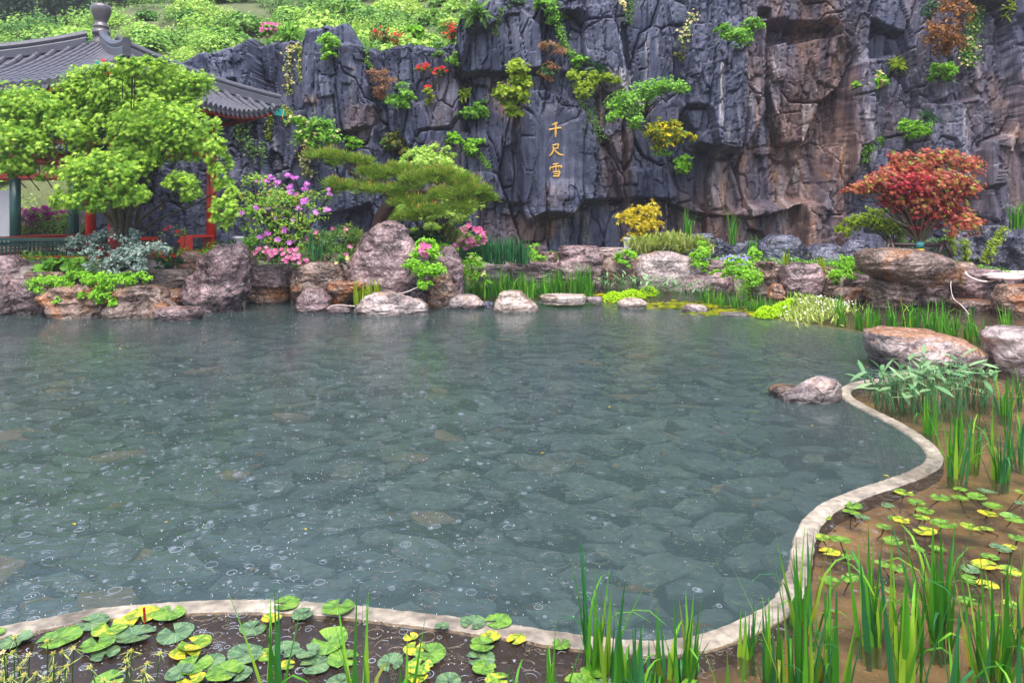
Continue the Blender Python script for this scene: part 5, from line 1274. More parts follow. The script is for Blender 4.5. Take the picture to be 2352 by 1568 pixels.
vine('yellow flowered creeper trailing below the ferny shrub', [(705,300),(706,335),(700,370),(712,400)], 'L_lime', .07, 260, 12, flowers=('P_cream', .08, 60))
vine('yellow green creeper hanging from the pavilion corner', [(640,250),(625,265),(622,290),(618,320)], 'L_lime', .1, 230, 9)
vine('yellow green creeper arching right of the roof corner', [(632,248),(655,252),(668,265),(662,280)], 'L_lime', .1, 150, 8)
vine('dark creeper under the eave of the pavilion', [(560,285),(556,305),(565,325),(575,345)], 'L_mid', .1, 240, 16)
vine('feathery creeper on the dark wall right of the pavilion', [(600,330),(590,345),(600,362),(595,380)], 'L_mid', .1, 150, 14)
cs('wide green shrub tumbling over the cliff at the top centre', 1264, 28, 34, 28, 'L_green', .09)
vine('long creeper trailing below the top centre shrub', [(1278,50),(1290,75),(1295,100),(1305,118),(1320,128)], 'L_green', .085, 420, 9)
vine('narrow creeper on the cliff edge above the left slab', [(1152,20),(1146,40),(1140,65),(1136,88)], 'L_mid', .07, 240, 7)
cs('dark tuft on the ledge at the top of the cliff', 1190, 10, 20, 12, 'L_dark')
cs('orange leaved nandina above the gold characters', 1278, 108, 34, 13, 'L_nandina', .085, 420, tmpl='thin', lobes=[(1262,103,24,8,19.6),(1290,118,22,8,19.6)], base=cliffpt(1270, 150, .1))
cs('russet and green leaved shrub above the inscription slab', 1266, 165, 30, 28, 'L_nandina', .09, 480, extra=[('L_dark', .13, 240, 'broad', None)])
cs('bright green shrub right of the russet one', 1330, 138, 23, 16, 'L_bright')
cs('lime yellow leaved small tree draped over the pale rock', 1348, 195, 46, 30, 'L_lime', .09, 1100, tmpl='maple5', lobes=[(1315,180,18,14,19.5),(1345,208,22,22,19.5),(1352,175,22,10,19.5),(1390,182,26,10,19.5),(1410,190,12,8,19.5)], stems=14)
vine('dark ivy falling along the right edge of the inscription slab', [(1335,235),(1350,260),(1362,290),(1372,320)], 'L_mid', .075, 620, 15)
cs('dark grassy tuft in the crack by the lime tree', 1366, 160, 14, 13, 'L_dark', .3, 60, tmpl='thin', clump=12)
cs('big fresh green azalea right of the pale arched rock', 1482, 240, 76, 46, 'L_green', .085, 2300, lobes=[(1440,245,38,28,19.5,.5),(1420,265,26,16,19.4,.4),(1480,215,30,24,19.5,.5),(1535,205,34,22,19.4,.5),(1460,280,22,18,19.4,.4)], stems=24, stemr=.02)
cs('golden yellow shrub right of the characters', 1535, 310, 50, 36, 'L_croton', .11, 1000, lobes=[(1520,300,32,24,19.2),(1560,312,28,16,19.2),(1520,330,22,20,19.3),(1545,290,20,14,19.3)], extra=[('L_green', .09, 160, 'oval', [(1520,345,18,14,19.3)])])
cs('compact oval green shrub below the golden one', 1570, 378, 20, 27, 'L_bright')
cs('large green shrub on the ledge at the upper right', 1702, 84, 42, 32, 'L_green', .085, 1200, lobes=[(1688,90,26,24,18.8,.4),(1724,64,22,16,18.8,.4),(1665,70,16,12,18.8,.3)])
vine('yellow rose creeper hanging down the upper cliff', [(1590,35),(1580,60),(1572,85),(1560,105)], 'L_mid', .07, 300, 12, flowers=('P_cream', .085, 60))
cs('sparse brown green shrub under the yellow roses', 1568, 125, 26, 24, 'L_olive', .05, 420, stems=24)
vine('yellow roses at the top edge of the cliff', [(1428,0),(1430,12),(1436,24)], 'L_mid', .06, 60, 7, flowers=('P_cream', .09, 26))
vine('dark ivy strand at the top edge beside the roses', [(1452,-5),(1450,15),(1446,35),(1444,52)], 'L_mid', .07, 240, 9)
cs('fresh green shrub below the bright fern on the right cliff', 1998, 190, 32, 28, 'L_bright', flowers=[('P_cream', .07, 6, None)])
cs('bright fern standing on the right cliff', 2054, 150, 20, 14, 'L_lime', .22, 110, tmpl='thin', clump=16, stems=14, base=cliffpt(2042, 172, .05))
cs('leafy green shrub in a hollow of the right cliff', 2164, 165, 34, 23, 'L_bright')
cs('green shrub with a grassy tuft above the red maple', 2106, 300, 42, 26, 'L_bright', extra=[('L_dark', .3, 60, 'thin', [(2122,275,18,12,18.9)])])
vine('green creeper in the crack left of the red maple top', [(2020,320),(2005,332),(1988,348),(1985,375)], 'L_green', .085, 380, 12)
cs('withered brown shrub hanging at the top right', 2172, 70, 46, 58, 'L_brown', .09, 1100, lobes=[(2190,30,30,30,18.6),(2160,80,34,34,18.6),(2185,110,26,24,18.6)], extra=[('L_dark', .09, 300, 'oval', [(2140,20,24,20,18.8)])], stems=26)
vine('green creeper with yellow flowers beside the withered shrub', [(2262,5),(2240,30),(2236,70),(2226,110),(2222,145)], 'L_green', .085, 800, 18, flowers=('P_cream', .09, 50))
cs('bamboo sprays at the top right corner', 2332, 34, 28, 28, 'L_lime', .26, 130, tmpl='thin', clump=8)
cs('strap leaved tuft on the upper cliff step', 1100, 36, 26, 12, 'L_mid', .35, 70, tmpl='thin', clump=14)
cs('broad leaved bright plant on the cliff top soil', 955, 76, 15, 12, 'L_bright', .2, 60, tmpl='broad', clump=10)
cs('grassy tuft beside the pink rhododendron', 665, 78, 26, 12, 'L_green', .3, 90, tmpl='thin', clump=14)

# ---- plants of the left bank
shrub('magenta azalea behind the walkway', [(85,505,32,24,22.2),(120,500,36,26,22.3),(62,520,22,24,22.2)], 'L_azalea', .08, 1300, flowers=[('P_magenta', .11, 420, None)], name='azalea', cat='azalea', base=at(95, 560, 22.3), stems=20)
iris('tuft of striped grass on the slope behind the walkway', 0, 0, 0, 70, 'grass tufts on the slope', base=at(60, 545, 22), hm=.6, mat='L_grass', name='grass_tuft', cat='grass', zb=1, spread=.5)
iris('tuft of pale grass on the slope above the azalea', 0, 0, 0, 90, 'grass tufts on the slope', base=at(110, 470, 24), hm=.6, mat='L_grass', name='grass_tuft', cat='grass', zb=1, spread=.8)
for px_ in (52, 62, 72, 84): pass
# green maple
mt = thing('maple_tree', 'large feathery light green maple in front of the pavilion', 'maple', at(292, 585, 13.9))
ML = [(50,252,110,50,13.3),(15,330,90,52,13.1),(140,305,80,55,13.4),(215,205,66,50,13.6),(290,225,95,66,13.5),(385,205,85,50,13.7),(452,200,42,30,13.7),(335,300,85,60,13.1),(425,300,58,56,13.2),(300,370,62,38,13.0),(232,398,80,46,12.6),(198,445,54,32,12.5),(290,440,44,28,12.6),(150,462,34,16,12.7),(425,425,44,28,13.0),(495,345,26,24,12.9),(512,395,22,34,12.9),(516,485,26,36,12.8),(530,440,16,22,12.9),(288,148,34,18,12.2),(292,156,30,16,12.1),(255,165,34,18,12.3),(335,155,55,22,13.2),(70,390,54,18,13.3)]
P, Nn, Cs = lobepts(ML, 24000, 30, .17, .5, .8, .45, .8)
v = np.clip(rng.beta(1.6, 2.2, len(P))*.95, 0, 1)
V, Fc, v = scatter(P, Nn, .118*rng.uniform(.6, 1.3, len(P)), 'maple', v=v); obj('crown', V, Fc, M['L_maple'], mt, attr={'v': v}, kind='stuff')
b0 = at(292, 590, 13.9)
for tgt, r0 in ((( 200,330),.07),((260,230),.075),((330,240),.07),((150,400),.055),((400,300),.05),((450,200),.045),((240,400),.05),((430,420),.04),((100,250),.055),((60,330),.05),((350,350),.05),((500,440),.03),((310,160),.05)):
    e = at(*tgt, 13.4+R.uniform(-.4, .3)); m1 = b0*.65+e*.35+np.array([(e[0]-b0[0])*-.12, R.uniform(-.15, .15), .15]); m2 = b0*.3+e*.7+np.array([0, R.uniform(-.1, .1), .12])
    pts = catmull([b0+[R.uniform(-.1, .1), R.uniform(-.1, .1), -.1], m1, m2, e], 6); V, Fc = tube(pts, np.linspace(r0, .012, len(pts)), 8); obj('branch', V, Fc, M['bark'], mt, smooth=True)
mb = MB()
for c in Cs[rng.choice(len(Cs), 90, replace=False)]:
    q = c+(b0-c)*R.uniform(.12, .25)+[0, 0, -.1]; mb.tube([q, q*.5+c*.5+[0, 0, .05], c], [.012, .008, .004], 4, False)
mb.build('twigs', M['bark'], mt, kind='stuff')
shrub('silver leaved shrub in front of the pavilion bench', [(200,575,50,28,12.9),(262,560,45,34,12.9),(325,590,55,32,12.8),(280,610,60,30,12.7),(350,575,35,22,12.9),(312,548,22,26,13.1),(185,552,28,16,13),(240,600,50,26,12.7)], 'L_silver', .075, 3000, base=at(270, 628, 13.1), stems=60, name='silver_shrub', clump=34, spread=.14, droop=-.2, up=.5, bark='L_silver', stemr=.01)
shrub('clump of round glossy leaves left of the silver shrub', [(110,618,34,8,13.4),(150,612,38,14,13.4),(195,622,28,14,13.3)], 'L_green', .16, 260, tmpl='round', name='round_leaved_plant', cat='plant', clump=8, spread=.3, stems=10)
shrub('bright creeping shrub draped over the orange hollow rock', [(120,652,62,16,12.5),(85,668,20,12,12.4),(190,640,40,16,12.5),(135,695,12,14,12.3)], 'L_bright', .07, 1700, base=at(130, 655, 13))
shrub('bright creeping shrub hanging over the arched rock', [(250,650,46,22,12.3),(300,640,40,14,12.4),(235,680,22,20,12.2),(262,700,12,12,12.1),(195,680,18,12,12.3)], 'L_bright', .07, 1900, base=at(260, 650, 12.9))
iris('short strap leaved tuft between the two creeping shrubs', 0, 0, 0, 16, None, base=at(205, 650, 12.7), hm=.3, name='strap_leaved_plant', cat='plant', zb=1, mat='L_lime')
shrub('thin twiggy plant with few round leaves beside the red bench', [(400,540,26,24,13.6),(385,575,22,24,13.6)], 'L_lime', .07, 90, stems=16, clump=6, name='twiggy_shrub', base=at(395, 620, 13.6), flowers=[('P_red', .05, 14, None)])
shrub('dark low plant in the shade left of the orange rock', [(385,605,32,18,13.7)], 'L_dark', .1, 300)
# lilac azalea
shrub('tall open azalea with lilac pink flowers left of the pine', [(590,430,32,30,14.6),(640,470,46,40,14.4),(700,480,46,36,14.4),(600,500,48,38,14.3),(665,525,52,36,14.3),(745,450,34,18,14.4),(625,560,46,24,14.3),(700,550,34,26,14.3),(565,470,26,28,14.5)], 'L_azalea', .085, 3000, name='azalea', cat='azalea', base=at(660, 590, 14.4), stems=60, stemr=.02, clump=14, spread=.16,
      flowers=[('P_lilac', .08, 165, [(650,450,70,45,14.1),(690,500,60,40,14.1),(590,515,50,40,14.1),(720,450,46,26,14.2),(650,560,50,26,14.0)])])
shrub('low plant with small pink and white flowers below the lilac azalea', [(650,590,46,16,14.0),(610,582,26,12,14.0),(680,600,30,12,13.9)], 'L_mid', .07, 1100, flowers=[('P_pink', .07, 240, None)], name='flowering_plant', cat='plant')
shrub('pale green ferny shrub beside the left lamp', [(585,565,24,26,14.2),(598,590,26,14,14.1),(560,570,16,14,14.3)], 'L_green', .06, 1100)
shrub('dense glossy dark shrub left of the pinnacle rock', [(745,555,40,26,14.4),(790,548,38,26,14.4),(770,580,44,22,14.3)], 'L_mid', .095, 2000, tmpl='thin', extra=[('L_olive', .08, 260, 'oval', None)], flowers=[('P_pink', .07, 7, None)])
iris('bluish iris tuft left of the glossy dark shrub', 0, 0, 0, 34, None, base=at(728, 604, 14.1), hm=.62, mat='L_irisd', zb=1, spread=.2)
shrub('pale flowered grass beside the pinnacle rock', [(815,560,14,18,14.5)], 'L_grass', .14, 240, tmpl='thin', clump=20, name='grass_tuft', cat='grass')
shrub('small green plant at the foot of the glossy shrub', [(795,598,24,12,14.0)], 'L_mid', .07, 300, flowers=[('P_cream', .06, 8, None)])
iris('bright strap leaved plant at the waterline in front of the tilted slab', 0, 0, 0, 46, None, base=wat(836, 703, .12)+[0, .2, 0], hm=.42, mat='L_lime', zb=1, spread=.16, name='strap_leaved_plant', cat='plant')
iris('small bright strap leaved tuft above the pale wavy rock', 0, 0, 0, 14, None, base=at(868, 678, 13.0), hm=.22, mat='L_lime', zb=1, name='strap_leaved_plant', cat='plant')
shrub('vivid green shrub cascading over the right side of the pinnacle rock', [(985,562,22,14,13.5),(975,590,30,20,13.3),(960,615,30,18,13.1),(985,630,30,24,13.1),(972,655,18,14,13.0)], 'L_bright', .085, 2300, flowers=[('P_pink', .12, 7, [(978,578,9,9,13.0)])])
# pine
pn = thing('pine_tree', 'old leaning pine with flat cloud shaped branches', 'pine', at(868, 525, 14.7))
trk = [at(868, 560, 14.9), at(870, 520, 14.8), at(880, 490, 14.7), at(905, 462, 14.6), at(930, 452, 14.5), at(965, 440, 14.5)]
V, Fc = tube(catmull(trk, 6), np.linspace(.17, .09, 31), 10); obj('trunk', V, Fc, M['redbark'], pn, smooth=True)
for pts, r0 in (([(905,460),(880,440),(850,425),(820,410),(800,385),(780,375)], .085), ([(965,440),(1000,448),(1030,455),(1080,470),(1130,465)], .06), ([(930,452),(960,430),(975,400),(985,385)], .045), ([(850,425),(830,430),(790,435),(760,432)], .035), ([(965,440),(990,435),(1010,420),(1040,410)], .045), ([(820,410),(870,415),(900,420)], .03), ([(1000,448),(990,480),(970,505)], .03)):
    V, Fc = tube(catmull([at(*p, 14.5+R.uniform(-.08, .08)) for p in pts], 5), np.linspace(r0, .015, 5*(len(pts)-1)+1), 8); obj('branch', V, Fc, M['redbark'], pn, smooth=True)
PL = [(745,362,46,16,14.4),(790,375,48,18,14.4),(830,378,30,16,14.4),(835,400,30,14,14.3),(880,405,46,18,14.3),(800,435,52,16,14.3),(760,428,22,12,14.3),(860,440,44,14,14.2),(920,395,40,16,14.4),(950,420,50,18,14.2),(1010,405,50,20,14.3),(1050,420,46,22,14.3),(1030,455,56,22,14.2),(1080,445,50,20,14.2),(1120,462,34,14,14.3),(940,470,50,18,14.2),(990,490,50,20,14.1),(950,500,40,16,14.1),(910,440,40,14,14.2),(1060,480,40,16,14.2)]
P, Nn, Cs = lobepts([(x_, y_, rx_*.8, ry_*.72, Y_) for x_, y_, rx_, ry_, Y_ in PL], 1900, 6, .25, .75, 0, .5)
# every tuft is a brush of needles pointing up and out
nn = 20; A = np.repeat(P, nn, 0); dirs = norm(rng.normal(size=(len(A), 3))*[.75, .75, .5]+[0, -.15, .75])
V, Fc, v = scatter(A, norm(np.cross(dirs, rng.normal(size=dirs.shape))), .19*rng.uniform(.6, 1.1, len(A)), 'needle', fwd=dirs, v=np.repeat(rng.random(len(P)), nn)*.7+.3*rng.random(len(A)))
TM['needle'] = TM['needle']
obj('needles', V, Fc, M['L_pine'], pn, attr={'v': v}, kind='stuff')
k = rng.choice(len(P), 330, replace=False); dirs = norm(rng.normal(size=(len(k), 3))*.3+[0, -.2, 1])
V, Fc, v = scatter(P[k]+dirs*.1+[0, -.09, .02], norm(np.cross(dirs, rng.normal(size=dirs.shape))), .085, 'thin', fwd=dirs); obj('young_shoots', V, Fc, M['L_cone'], pn, attr={'v': v}, kind='stuff')
# pale maple behind the pine
shrub('pale green lace leaved maple behind the pine', [(960,365,34,20,15.6),(990,380,48,26,15.6),(1005,350,40,18,15.7),(1020,400,50,24,15.5),(940,388,36,16,15.6),(960,490,52,22,15.2),(1020,495,56,20,15.2),(925,500,30,16,15.2),(1060,470,44,22,15.3),(985,525,36,14,15.1),(900,478,24,14,15.2)], 'L_lace', .12, 4200, tmpl='maple5', name='maple_tree', cat='maple', base=at(1002, 590, 15.3), stems=26, stemr=.02, bark='bark',
      trunk=[([at(1002, 600, 15.3), at(1001, 540, 15.3), at(1004, 480, 15.3), at(1000, 400, 15.5)], .05, .02)])
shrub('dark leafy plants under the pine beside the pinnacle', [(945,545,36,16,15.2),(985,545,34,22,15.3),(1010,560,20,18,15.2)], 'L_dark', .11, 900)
shrub('grassy pale tuft under the pale maple', [(1030,548,28,20,15.6)], 'L_grass', .16, 420, tmpl='thin', clump=30, name='grass_tuft', cat='grass')
shrub('bright low bush right of the pale maple trunk', [(1012,575,30,14,14.9)], 'L_bright', .07, 600, flowers=[('P_pink', .06, 30, [(1032,568,18,8,14.8)])])
shrub('magenta azalea above the upper iris bed', [(1085,545,26,22,16.2),(1075,560,26,12,16.2)], 'L_green', .08, 420, flowers=[('P_pink', .13, 150, None)], name='azalea', cat='azalea', base=at(1085, 590, 16.3))
shrub('small green shrub where the iris bed meets the fluted rock', [(1085,612,26,22,14.9),(1100,640,26,12,14.9)], 'L_bright', .075, 1000, flowers=[('P_cream', .06, 6, None)])
for i, px_ in enumerate((1062, 1082, 1105, 1125, 1145, 1165, 1185, 1200)):
    iris(('leftmost clump of the dense upper iris bed under the magenta azalea', 'second clump from the left in the dense upper iris bed', 'third clump from the left in the dense upper iris bed', 'clump left of the middle of the dense upper iris bed', 'clump right of the middle of the dense upper iris bed', 'third clump from the right in the dense upper iris bed', 'second clump from the right in the dense upper iris bed', 'rightmost clump of the dense upper iris bed')[i], 0, 0, 0, 70, 'upper iris bed', base=at(px_, 603+R.uniform(-4, 3), 16.6), hm=.55+R.uniform(-.03, .08), mat='L_irisd', zb=1, spread=.16)
shrub('yellow green sprig at the right end of the upper iris bed', [(1228,590,22,12,16.8),(1226,572,10,14,16.9)], 'L_bright', .07, 520)
# yellow maple
shrub('bright yellow maple in front of the cliff', [(1440,500,26,14,18.6),(1475,490,34,20,18.6),(1500,478,14,16,18.7),(1465,520,40,20,18.5),(1490,520,26,20,18.5),(1455,545,26,14,18.5),(1480,555,34,16,18.4),(1430,490,18,9,18.6),(1500,545,18,12,18.5)], 'L_yellow', .13, 1500, tmpl='maple5', name='maple_tree', cat='maple', base=at(1470, 580, 18.6), stems=34, stemr=.02, clump=16, spread=.2, bark='bark')
shrub('pale yellow feathery grass above the big pale boulder', [(1490,574,44,14,17.3),(1540,570,40,16,17.3),(1585,578,40,16,17.2)], 'L_grass', .2, 2400, tmpl='thin', name='feather_grass', cat='grass', clump=60, spread=.3, droop=-.4, stems=0)
shrub('small bright shrub left of the big pale boulder', [(1440,590,24,14,16.5),(1432,608,12,10,16.4)], 'L_bright', .075, 700)
shrub('bright shrub hanging over the right end of the big pale boulder', [(1610,588,20,18,16.4),(1605,610,18,12,16.3),(1612,565,10,12,16.6)], 'L_bright', .075, 900)
shrub('shrub with small lavender flowers spilling over the right bank', [(1700,608,42,16,15.6),(1730,585,16,16,15.8),(1715,640,26,30,15.3),(1655,628,26,10,15.8),(1690,625,30,14,15.4)], 'L_bright', .075, 2400, flowers=[('P_blue', .045, 90, [(1690,600,40,12,15.3)])])
for lab, px_, py_, h in (('strap leaved tuft on the blue rock left of the cliff cave', 1582, 540, 1.0), ('spiky green tuft at the cliff foot below the cave', 1682, 552, 1.2), ('small yellow green tuft wedged between slate rocks', 1727, 574, .6)):
    iris(lab, 0, 0, 0, 22, 'tufts at the cliff foot', base=at(px_, py_+8, 18.0), hm=h*.75, zb=1, name='strap_leaved_plant', cat='plant', spread=.1)
iris('small yellow green tuft on the rounded purple block', 0, 0, 0, 12, 'tufts on the right bank', base=at(1805, 608, 15), hm=.34, zb=1, name='strap_leaved_plant', cat='plant', mat='L_lime', spread=.09)
iris('small yellow green tuft right of the rounded purple block', 0, 0, 0, 12, 'tufts on the right bank', base=at(1886, 620, 15), hm=.34, zb=1, name='strap_leaved_plant', cat='plant', mat='L_lime', spread=.09)
shrub('bushy green shrub left of the overhanging boulder', [(1948,612,28,20,14.8),(1935,632,32,16,14.7)], 'L_bright', .07, 1300)
shrub('lime green shrub under the left side of the red maple', [(1985,505,34,14,15.6),(2020,515,36,16,15.6),(1950,520,28,14,15.6),(1935,535,20,12,15.6),(2050,530,34,22,15.7),(2010,490,22,14,15.7)], 'L_lime', .1, 1500, base=at(2060, 575, 15.8), stems=20, clump=18)
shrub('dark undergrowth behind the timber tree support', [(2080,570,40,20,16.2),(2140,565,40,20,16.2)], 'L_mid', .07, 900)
shrub('red and orange leaved maple standing on the right bank', [(2000,430,40,22,15.0),(2040,415,46,26,14.9),(2090,400,50,26,15.0),(2070,365,26,22,15.1),(2130,375,46,26,15.0),(2180,370,50,24,15.0),(2225,385,34,24,15.1),(2160,420,56,30,14.8),(2215,430,34,26,14.9),(2110,440,50,26,14.8),(2060,455,40,20,14.9),(1965,440,30,14,15.0),(2150,470,50,26,14.8)], 'L_orange', .125, 4300, tmpl='maple', name='maple_tree', cat='maple', base=at(2110, 560, 15), stems=70, stemr=.03, clump=14, spread=.24, bark='bark', fill=.6,
      extra=[('L_red', .12, 3300, 'maple', [(2090,430,60,30,14.8),(2060,470,40,18,15.0),(2130,490,46,30,15.0),(2170,480,46,26,15.0),(2110,520,40,16,15.0),(2190,440,40,24,15.0),(2090,400,30,20,15.0)]), ('L_orange', .13, 420, 'maple', [(2215,515,36,26,14.8)])],
      trunk=[([at(2110, 590, 15), at(2112, 560, 15), at(2108, 530, 15)], .075, .065), ([at(2108, 532, 15), at(2080, 490, 15), at(2040, 450, 14.9), at(2010, 425, 14.9)], .05, .015), ([at(2109, 532, 15), at(2110, 480, 15.1), at(2090, 420, 15.1), at(2075, 370, 15.1)], .05, .015), ([at(2112, 535, 15), at(2140, 480, 14.9), at(2170, 430, 14.9), at(2210, 390, 15)], .055, .015), ([at(2110, 530, 15), at(2060, 510, 14.8), at(2030, 490, 14.8)], .035, .012)])
tr = [o for o in C.objects if o.get('label', '').startswith('red and orange leaved maple')][0]
for z0, z1, mm, nm in ((586, 571, 'wrapyellow', 'trunk_wrap'), (571, 556, 'wrapteal', 'trunk_wrap')):
    V, Fc = tube([at(2110.5, z0, 15), at(2112, z1, 15)], .092, 14); obj(nm, V, Fc, M[mm], tr, smooth=True)
GV = 'creepers on the dark blue rocks'
vine('yellow green creeper hanging on the dark rock under the red maple', [(2190,530),(2182,555),(2188,575)], 'L_lime', .085, 220, 9, Y=15.7, grp=GV)
vine('yellow green creeper hanging in the middle of the dark blue rocks', [(2215,555),(2220,580),(2213,605)], 'L_lime', .085, 220, 8, Y=15.6, grp=GV)
vine('yellow green creeper slanting over the rocks at the right edge', [(2310,525),(2290,550),(2275,575),(2265,600)], 'L_lime', .085, 300, 10, Y=15.4, grp=GV)
vine('small withered creeper at the end of the hose', [(2196,612),(2205,630),(2202,650)], 'L_nandina', .08, 120, 8, Y=13.4, grp=GV)
iris('strap leaved plant on the rock at the right edge', 0, 0, 0, 40, None, base=at(2338, 525, 15.5), hm=.6, zb=1, name='strap_leaved_plant', cat='plant', spread=.14)

# ---- marsh on the far side
def moss(label, lobes, n, leaf='L_moss', size=.06, fl=None, tmpl='oval', cat='ground cover', hgt=.0):
    P = []
    for cx_, cy_, rx, ry in lobes:
        k = int(n/len(lobes)); a = rng.random(k)*2*PI; r_ = np.sqrt(rng.random(k)); X_ = cx_+rx*r_*np.cos(a); Yp = cy_+ry*r_*np.sin(a)
        for x, y, q in zip(X_, Yp, r_): p = wat(x, max(y, 560)); p[2] = (.02+.16*(1-q**2))*rng.uniform(.7, 1.1); P.append(p)
    P = np.array(P); V, Fc, v = scatter(P, rng.normal(size=P.shape)*.5+[0, -.2, 1], size*rng.uniform(.7, 1.3, len(P)), tmpl)
    o = obj('ground_cover', V, Fc, M[leaf], loc=P.mean(0)*[1, 1, 0], attr={'v': v}); return tag(o, label, cat, kind='stuff')
moss('glowing yellow green ground cover beside the cream stones', [(1410,690,30,7),(1450,684,35,8),(1490,676,25,7)], 2600)
moss('glowing yellow green ground cover at the right end of the far kerb', [(1760,727,30,7),(1795,718,30,9),(1815,708,22,9)], 2600)
P = np.array([wat(R.gauss(1880, 34), R.gauss(722, 11)) for _ in range(2400)]); P[:, 2] = rng.random(len(P))*.2*np.exp(-((P[:, 0]-P[:, 0].mean())/.5)**2)+.02
V, Fc, v = scatter(P, rng.normal(size=P.shape)+[0, -1, .2], .13*rng.uniform(.7, 1.3, len(P)), 'thin', fwd=rng.normal(size=P.shape)*.4+[0, 0, 1]); wf = thing('flowering_sedge', 'mound of pale grass with small white flowers at the far kerb', 'grass', wat(1880, 735)); obj('blades', V, Fc, M['L_grass'], wf, attr={'v': v}, kind='stuff')
k = rng.choice(len(P), 170); V, Fc, v = scatter(P[k]+[0, -.04, .13], rng.normal(size=(170, 3))*.4+[0, -.4, 1], .032, 'flower'); obj('blossom', V, Fc, M['white'], wf, attr={'v': v}, kind='stuff')
# small lily leaves and duckweed of the far marsh
P = []
for cx_, cy_, rx, ry, n in ((1560,700,110,9,240),(1640,716,70,7,120),(1400,676,90,7,80),(1700,716,60,6,60)):
    for _ in range(n): P.append(wat(R.gauss(cx_, rx*.5), R.gauss(cy_, ry*.5), .004))
P = np.array(P); V, Fc, v = scatter(P, rng.normal(size=P.shape)*.06+[0, 0, 1], .13*rng.uniform(.5, 1.3, len(P)), 'round'); tag(obj('small_lily_leaves', V, Fc, M['L_croton'], attr={'v': v*.8}), 'carpet of small floating lily leaves in the far marsh', 'lily pads', kind='stuff')
GI = 'iris row in front of the centre bank'
fi = [(1066,674,75),(1082,678,60),(1099,681,55),(1116,682,58),(1131,680,62),(1147,681,85),(1163,680,66),(1186,672,60),(1198,674,55),(1215,684,62),(1230,676,48),(1247,679,62),(1262,676,58),(1275,676,66),(1290,676,72),(1313,676,70),(1329,674,82),(1341,670,70),(1353,683,78)]
names = ['first iris clump from the fluted rock in the far iris row', 'second iris clump from the fluted rock in the far iris row', 'third iris clump from the fluted rock, above the low brown rock', 'iris clump above the right end of the low brown rock', 'iris clump just left of the tall one behind the cream stone', 'tall iris clump behind the cracked cream stone', 'iris clump behind the right side of the cream stone',
         'iris clump in the gap right of the cream stone', 'thin iris clump in the gap right of the cream stone, set back', 'iris clump left of the long low cream stone, nearest the water', 'small iris clump behind the left end of the long low stone', 'iris clump above the left third of the long low stone', 'iris clump left of the middle of the long low stone', 'iris clump behind the middle of the long low stone', 'iris clump right of the middle of the long low stone', 'iris clump above the right third of the long low stone', 'tallest iris clump of the far row near its right end', 'iris clump behind the tallest one near the broad leaves', 'last iris clump of the far row, beside the broad leaved plants']
for (x, y, h), nm in zip(fi, names): iris(nm, x, y, h, 30, GI, wr=.8, spread=.085)
GJ = 'small iris clumps of the far marsh'
for i, ((x, y, h), nm) in enumerate(zip([(1612,692,40),(1630,696,46),(1652,700,44),(1668,703,40),(1690,706,44),(1708,700,36),(1724,714,42),(1742,716,50),(1758,716,46),(1776,714,40)],
        ['first small iris clump right of the broad leaved plants', 'second small iris clump right of the broad leaved plants', 'small iris clump behind the lilac stone', 'small iris clump above the flat wet stone, left one', 'small iris clump under the lavender flowered shrub', 'low iris clump against the foot of the lavender shrub', 'small iris clump left of the craggy brown rock foot', 'tallest small iris clump below the craggy brown rock', 'small iris clump just left of the right moss mound', 'small iris clump behind the right moss mound'])): iris(nm, x, y, h, 22, GJ, wr=.7, spread=.08)
GK = 'iris row of the right marsh'
for (x, y, h), nm in zip([(1820,690,46),(1850,696,36),(1930,742,74),(1968,752,66),(1995,758,84),(2012,748,54),(2050,752,66),(2080,755,78),(2108,750,78),(2134,762,86),(2165,764,94),(2190,770,64),(2222,776,80),(2252,784,70),(2275,788,60),(2312,758,62)],
        ['low iris clump behind the white flowered grass, left one', 'low iris clump behind the white flowered grass, right one', 'iris clump growing out of the white flowered grass', 'iris clump right of the white flowered grass', 'tall iris clump below the left end of the overhanging boulder', 'short iris clump under the folded brown rock', 'iris clump behind the left end of the orange boulder', 'iris clump under the middle of the overhanging boulder', 'iris clump behind the orange boulder, left of the tall pair', 'left one of the tall iris pair behind the orange boulder', 'tallest iris clump behind the orange boulder', 'iris clump behind the right part of the orange boulder', 'iris clump below the scalloped rock', 'iris clump right of the orange boulder', 'iris clump left of the banded rock at the right edge', 'low iris clump at the foot of the right edge rocks']): iris(nm, x, y, h, 20, GK, wr=.75, spread=.07)
